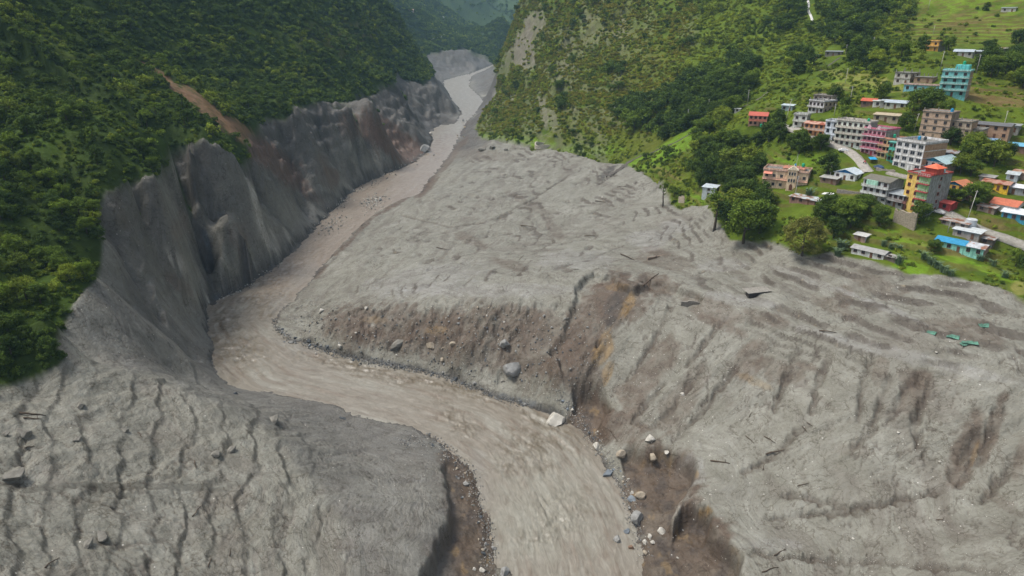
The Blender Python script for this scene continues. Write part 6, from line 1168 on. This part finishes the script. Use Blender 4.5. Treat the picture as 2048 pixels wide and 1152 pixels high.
kb = np.where(lf[bi], np.where(lb_ > .34, 2, np.where(lb_ > -.08, 1, 0)), np.where(wr[bi] > .6, 1, np.where(lb_ > -.08, 3, np.where(lb_ > -.3, 2, 1))))
clf = (~lf[bi]) & (cu[bi] < 1400 - .2*cv[bi]) & (cv[bi] < 270); rr1 = rs.rand(len(bi)); kb = np.where(clf, np.where(rr1 < .5, 4, np.where(rr1 < .78, 3, np.where(rr1 < .94, 2, 1))), kb); bs = np.where(clf, bs*.85, bs)
bp_ = [lowpoly(*a) for a in (('bush_d', 11), ('bush_m', 12), ('bush_l', 13), ('grass', 14), ('bush_o', 15))]
gn_scatter('undergrowth', bp_, np.c_[cx_[bi], cy_[bi], cz_[bi]-.15], np.c_[bs, bs, bs*(.7+.5*rs.rand(len(bi)))], np.c_[.3*rs.normal(size=len(bi)), .3*rs.normal(size=len(bi)), rs.rand(len(bi))*6.28], kb, 'low shrubs and tall grass covering the green slopes', 'undergrowth')
# gravel
px_, py_, sz_, ki_ = [], [], [], []
def grav(n, gen, s0, s1, kinds):
    for _ in range(n):
        a, b = gen(); px_.append(a); py_.append(b); sz_.append(rnd.uniform(s0, s1)); ki_.append(rnd.choice(kinds))
G = rnd.gauss; Uf = rnd.uniform
def along(L_, j):
    it = walk(L_, 100000, j, j); return lambda: next(it)
grav(1500, along([(545,640),(560,665),(580,684),(640,698),(690,716),(740,726),(800,736),(880,751),(930,771),(985,794),(1060,812)], 4), 1, 4.5, [0,0,1,2,2])
grav(380, lambda: (G(610, 34), G(650, 26)), 1, 3.2, [1,2,3,3])
grav(700, along([(790,880),(880,885),(905,915),(940,945),(950,985),(972,1040),(982,1090),(975,1150)], 9), 1.5, 5, [0,1,1,2,3])
grav(1500, lambda: (Uf(590, 1250), Uf(605, 800)), 1, 3.6, [1,2,2,2,3]); grav(420, lambda: (Uf(600, 1180), Uf(630, 770)), 3, 7.5, [1,2,2,0])
grav(1100, along([(1105,780),(1160,840),(1200,900),(1230,940),(1258,1000),(1268,1050),(1290,1110)], 9), 1.2, 4, [0,1,2,3])
grav(900, lambda: (Uf(1180, 2048), Uf(560, 1152)), 1, 2.4, [2,3,3])
grav(500, lambda: (Uf(700, 1900), Uf(420, 700)), .8, 2, [2,3])
grav(300, along([(1480,1100),(1560,1115),(1700,1125),(1900,1135),(2048,1145)], 6), 1, 3, [2,3]); grav(200, lambda: (Uf(1180, 1500), Uf(600, 800)), 1, 3, [1,3])
grav(150, along([(730,412),(765,396)], 9), 2, 5, [1,3,3]); grav(90, along([(640,462),(690,440)], 8), 2, 5, [1,3,2]); grav(160, along([(560,530),(500,575),(440,600)], 6), 2, 5, [0,2,3]); grav(200, along([(640,450),(700,392),(780,348),(860,305)], 5), 1.5, 4, [0,1,3])
gp, gs_ = [], []
for a, b, s in zip(px_, py_, sz_): x, y, z, t = hit_w(a, b); wet = bil(sd, np.array([x]), np.array([y]))[0] < -2.2; d = s*t/FPX*(0.01 if (wet and b > 520) else 1); gp.append((x, y, z + d*.15)); gs_.append((d*1.1, d*1.1, d*1.1))
protos_ = []
for k_, c_ in enumerate(('dark', 'grey', 'mud', 'white')): me = rock_mesh(70+k_, 1); me.materials.append(paint(RCOL[c_], .85, .4, 'rock')); protos_.append(bpy.data.objects.new('g', me))
gn_scatter('gravel', protos_, np.array(gp), np.array(gs_), np.array([(Uf(0,6), Uf(0,6), Uf(0,6)) for _ in gp]), np.array(ki_), 'loose gravel and small stones along the water and on the mud', 'gravel')
# spiky grey-green garden plants
def spiky(px, py, H, label):
    x, y, z, t = hit(px, py); r_ = np.random.RandomState(int(px)); m = MB(); root = empty('banana_plant', (x, y, z)); tag(root, label, 'plant', 'spiky plants in the lower fields')
    for k in range(42):
        a = r_.rand()*6.28; L_ = H*(.5+.5*r_.rand()); bx, by = r_.normal()*H*.16, r_.normal()*H*.16; d = Vector((math.cos(a), math.sin(a), 0)); n = Vector((-d.y, d.x, 0)); b = Vector((bx, by, 0)); w1 = H*.055
        p1 = b + d*L_*.2 + Vector((0,0,L_*.75)); p2 = b + d*L_*.65 + Vector((0,0,L_*.85)); m.poly([b-n*w1*.3, b+n*w1*.3, p1+n*w1, p1-n*w1, p2+n*w1*.3, p2-n*w1*.3], [(0,1,2,3), (3,2,4,5)])
    m.build('leaves', paint((.11,.17,.085), .7, .3, 'leaf'), root); MB().tube((0,0,-.5), (0,0,H*.5), .12, .06, 6).build('stem', paint((.12,.14,.06), .8, .2, 'stem'), root)
for px, py, H, lb in [(1682,500,5,'tall spiky grey-green plant left of the long white shed'),(1674,512,4,'lower spiky plant left of the long white shed'),(1796,528,4,'round spiky grey plant right of the tiny wooden sty'),(1846,518,3.6,'first spiky plant in the row below the blue-roofed row'),(1860,528,3.6,'second spiky plant in the row below the blue-roofed row'),(1872,536,3.6,'third spiky plant in the row below the blue-roofed row'),(1886,545,3.6,'fourth spiky plant in the row below the blue-roofed row'),(1900,552,3.2,'last spiky plant in the row below the blue-roofed row'),
    (1618,392,4.5,'tall spiky plant in the garden right of the villa'),(1765,492,3,'spiky shrub in the middle of the bright field'),(1782,498,3,'second spiky shrub in the middle of the bright field'),(1798,502,3,'third spiky shrub in the middle of the bright field'),(1986,532,3,'spiky plant in the right meadow'),(1960,522,3,'leftmost spiky plant in the right meadow'),(2010,556,3,'spiky plant at the lower edge of the right meadow')]: spiky(px, py, H, lb)
# unused tree models must not stay at the origin
for k_ in TREES:
    for e in TREES[k_]:
        if not e[2]:
            for o in e[1] + [e[0]]: bpy.data.objects.remove(o)
# ------------------------------------------------------------------ air
m, t, b = nodemat('haze'); t.nodes.remove(b); pv = t.nodes.new('ShaderNodeVolumePrincipled'); pv.inputs['Color'].default_value = (.45, .74, 1.0, 1); pv.inputs['Density'].default_value = 0.000065; pv.inputs['Anisotropy'].default_value = 0.0
t.links.new(pv.outputs[0], t.nodes['Material Output'].inputs['Volume'])
zl, zh = float(Z.min()) - 1, max(float(Z.max()), CH) + 20
o = MB().box(-6900, 6900, -60, 8200, zl, zh).build('haze', m); tag(o, 'thin blue air filling the valley', 'haze', kind='stuff')
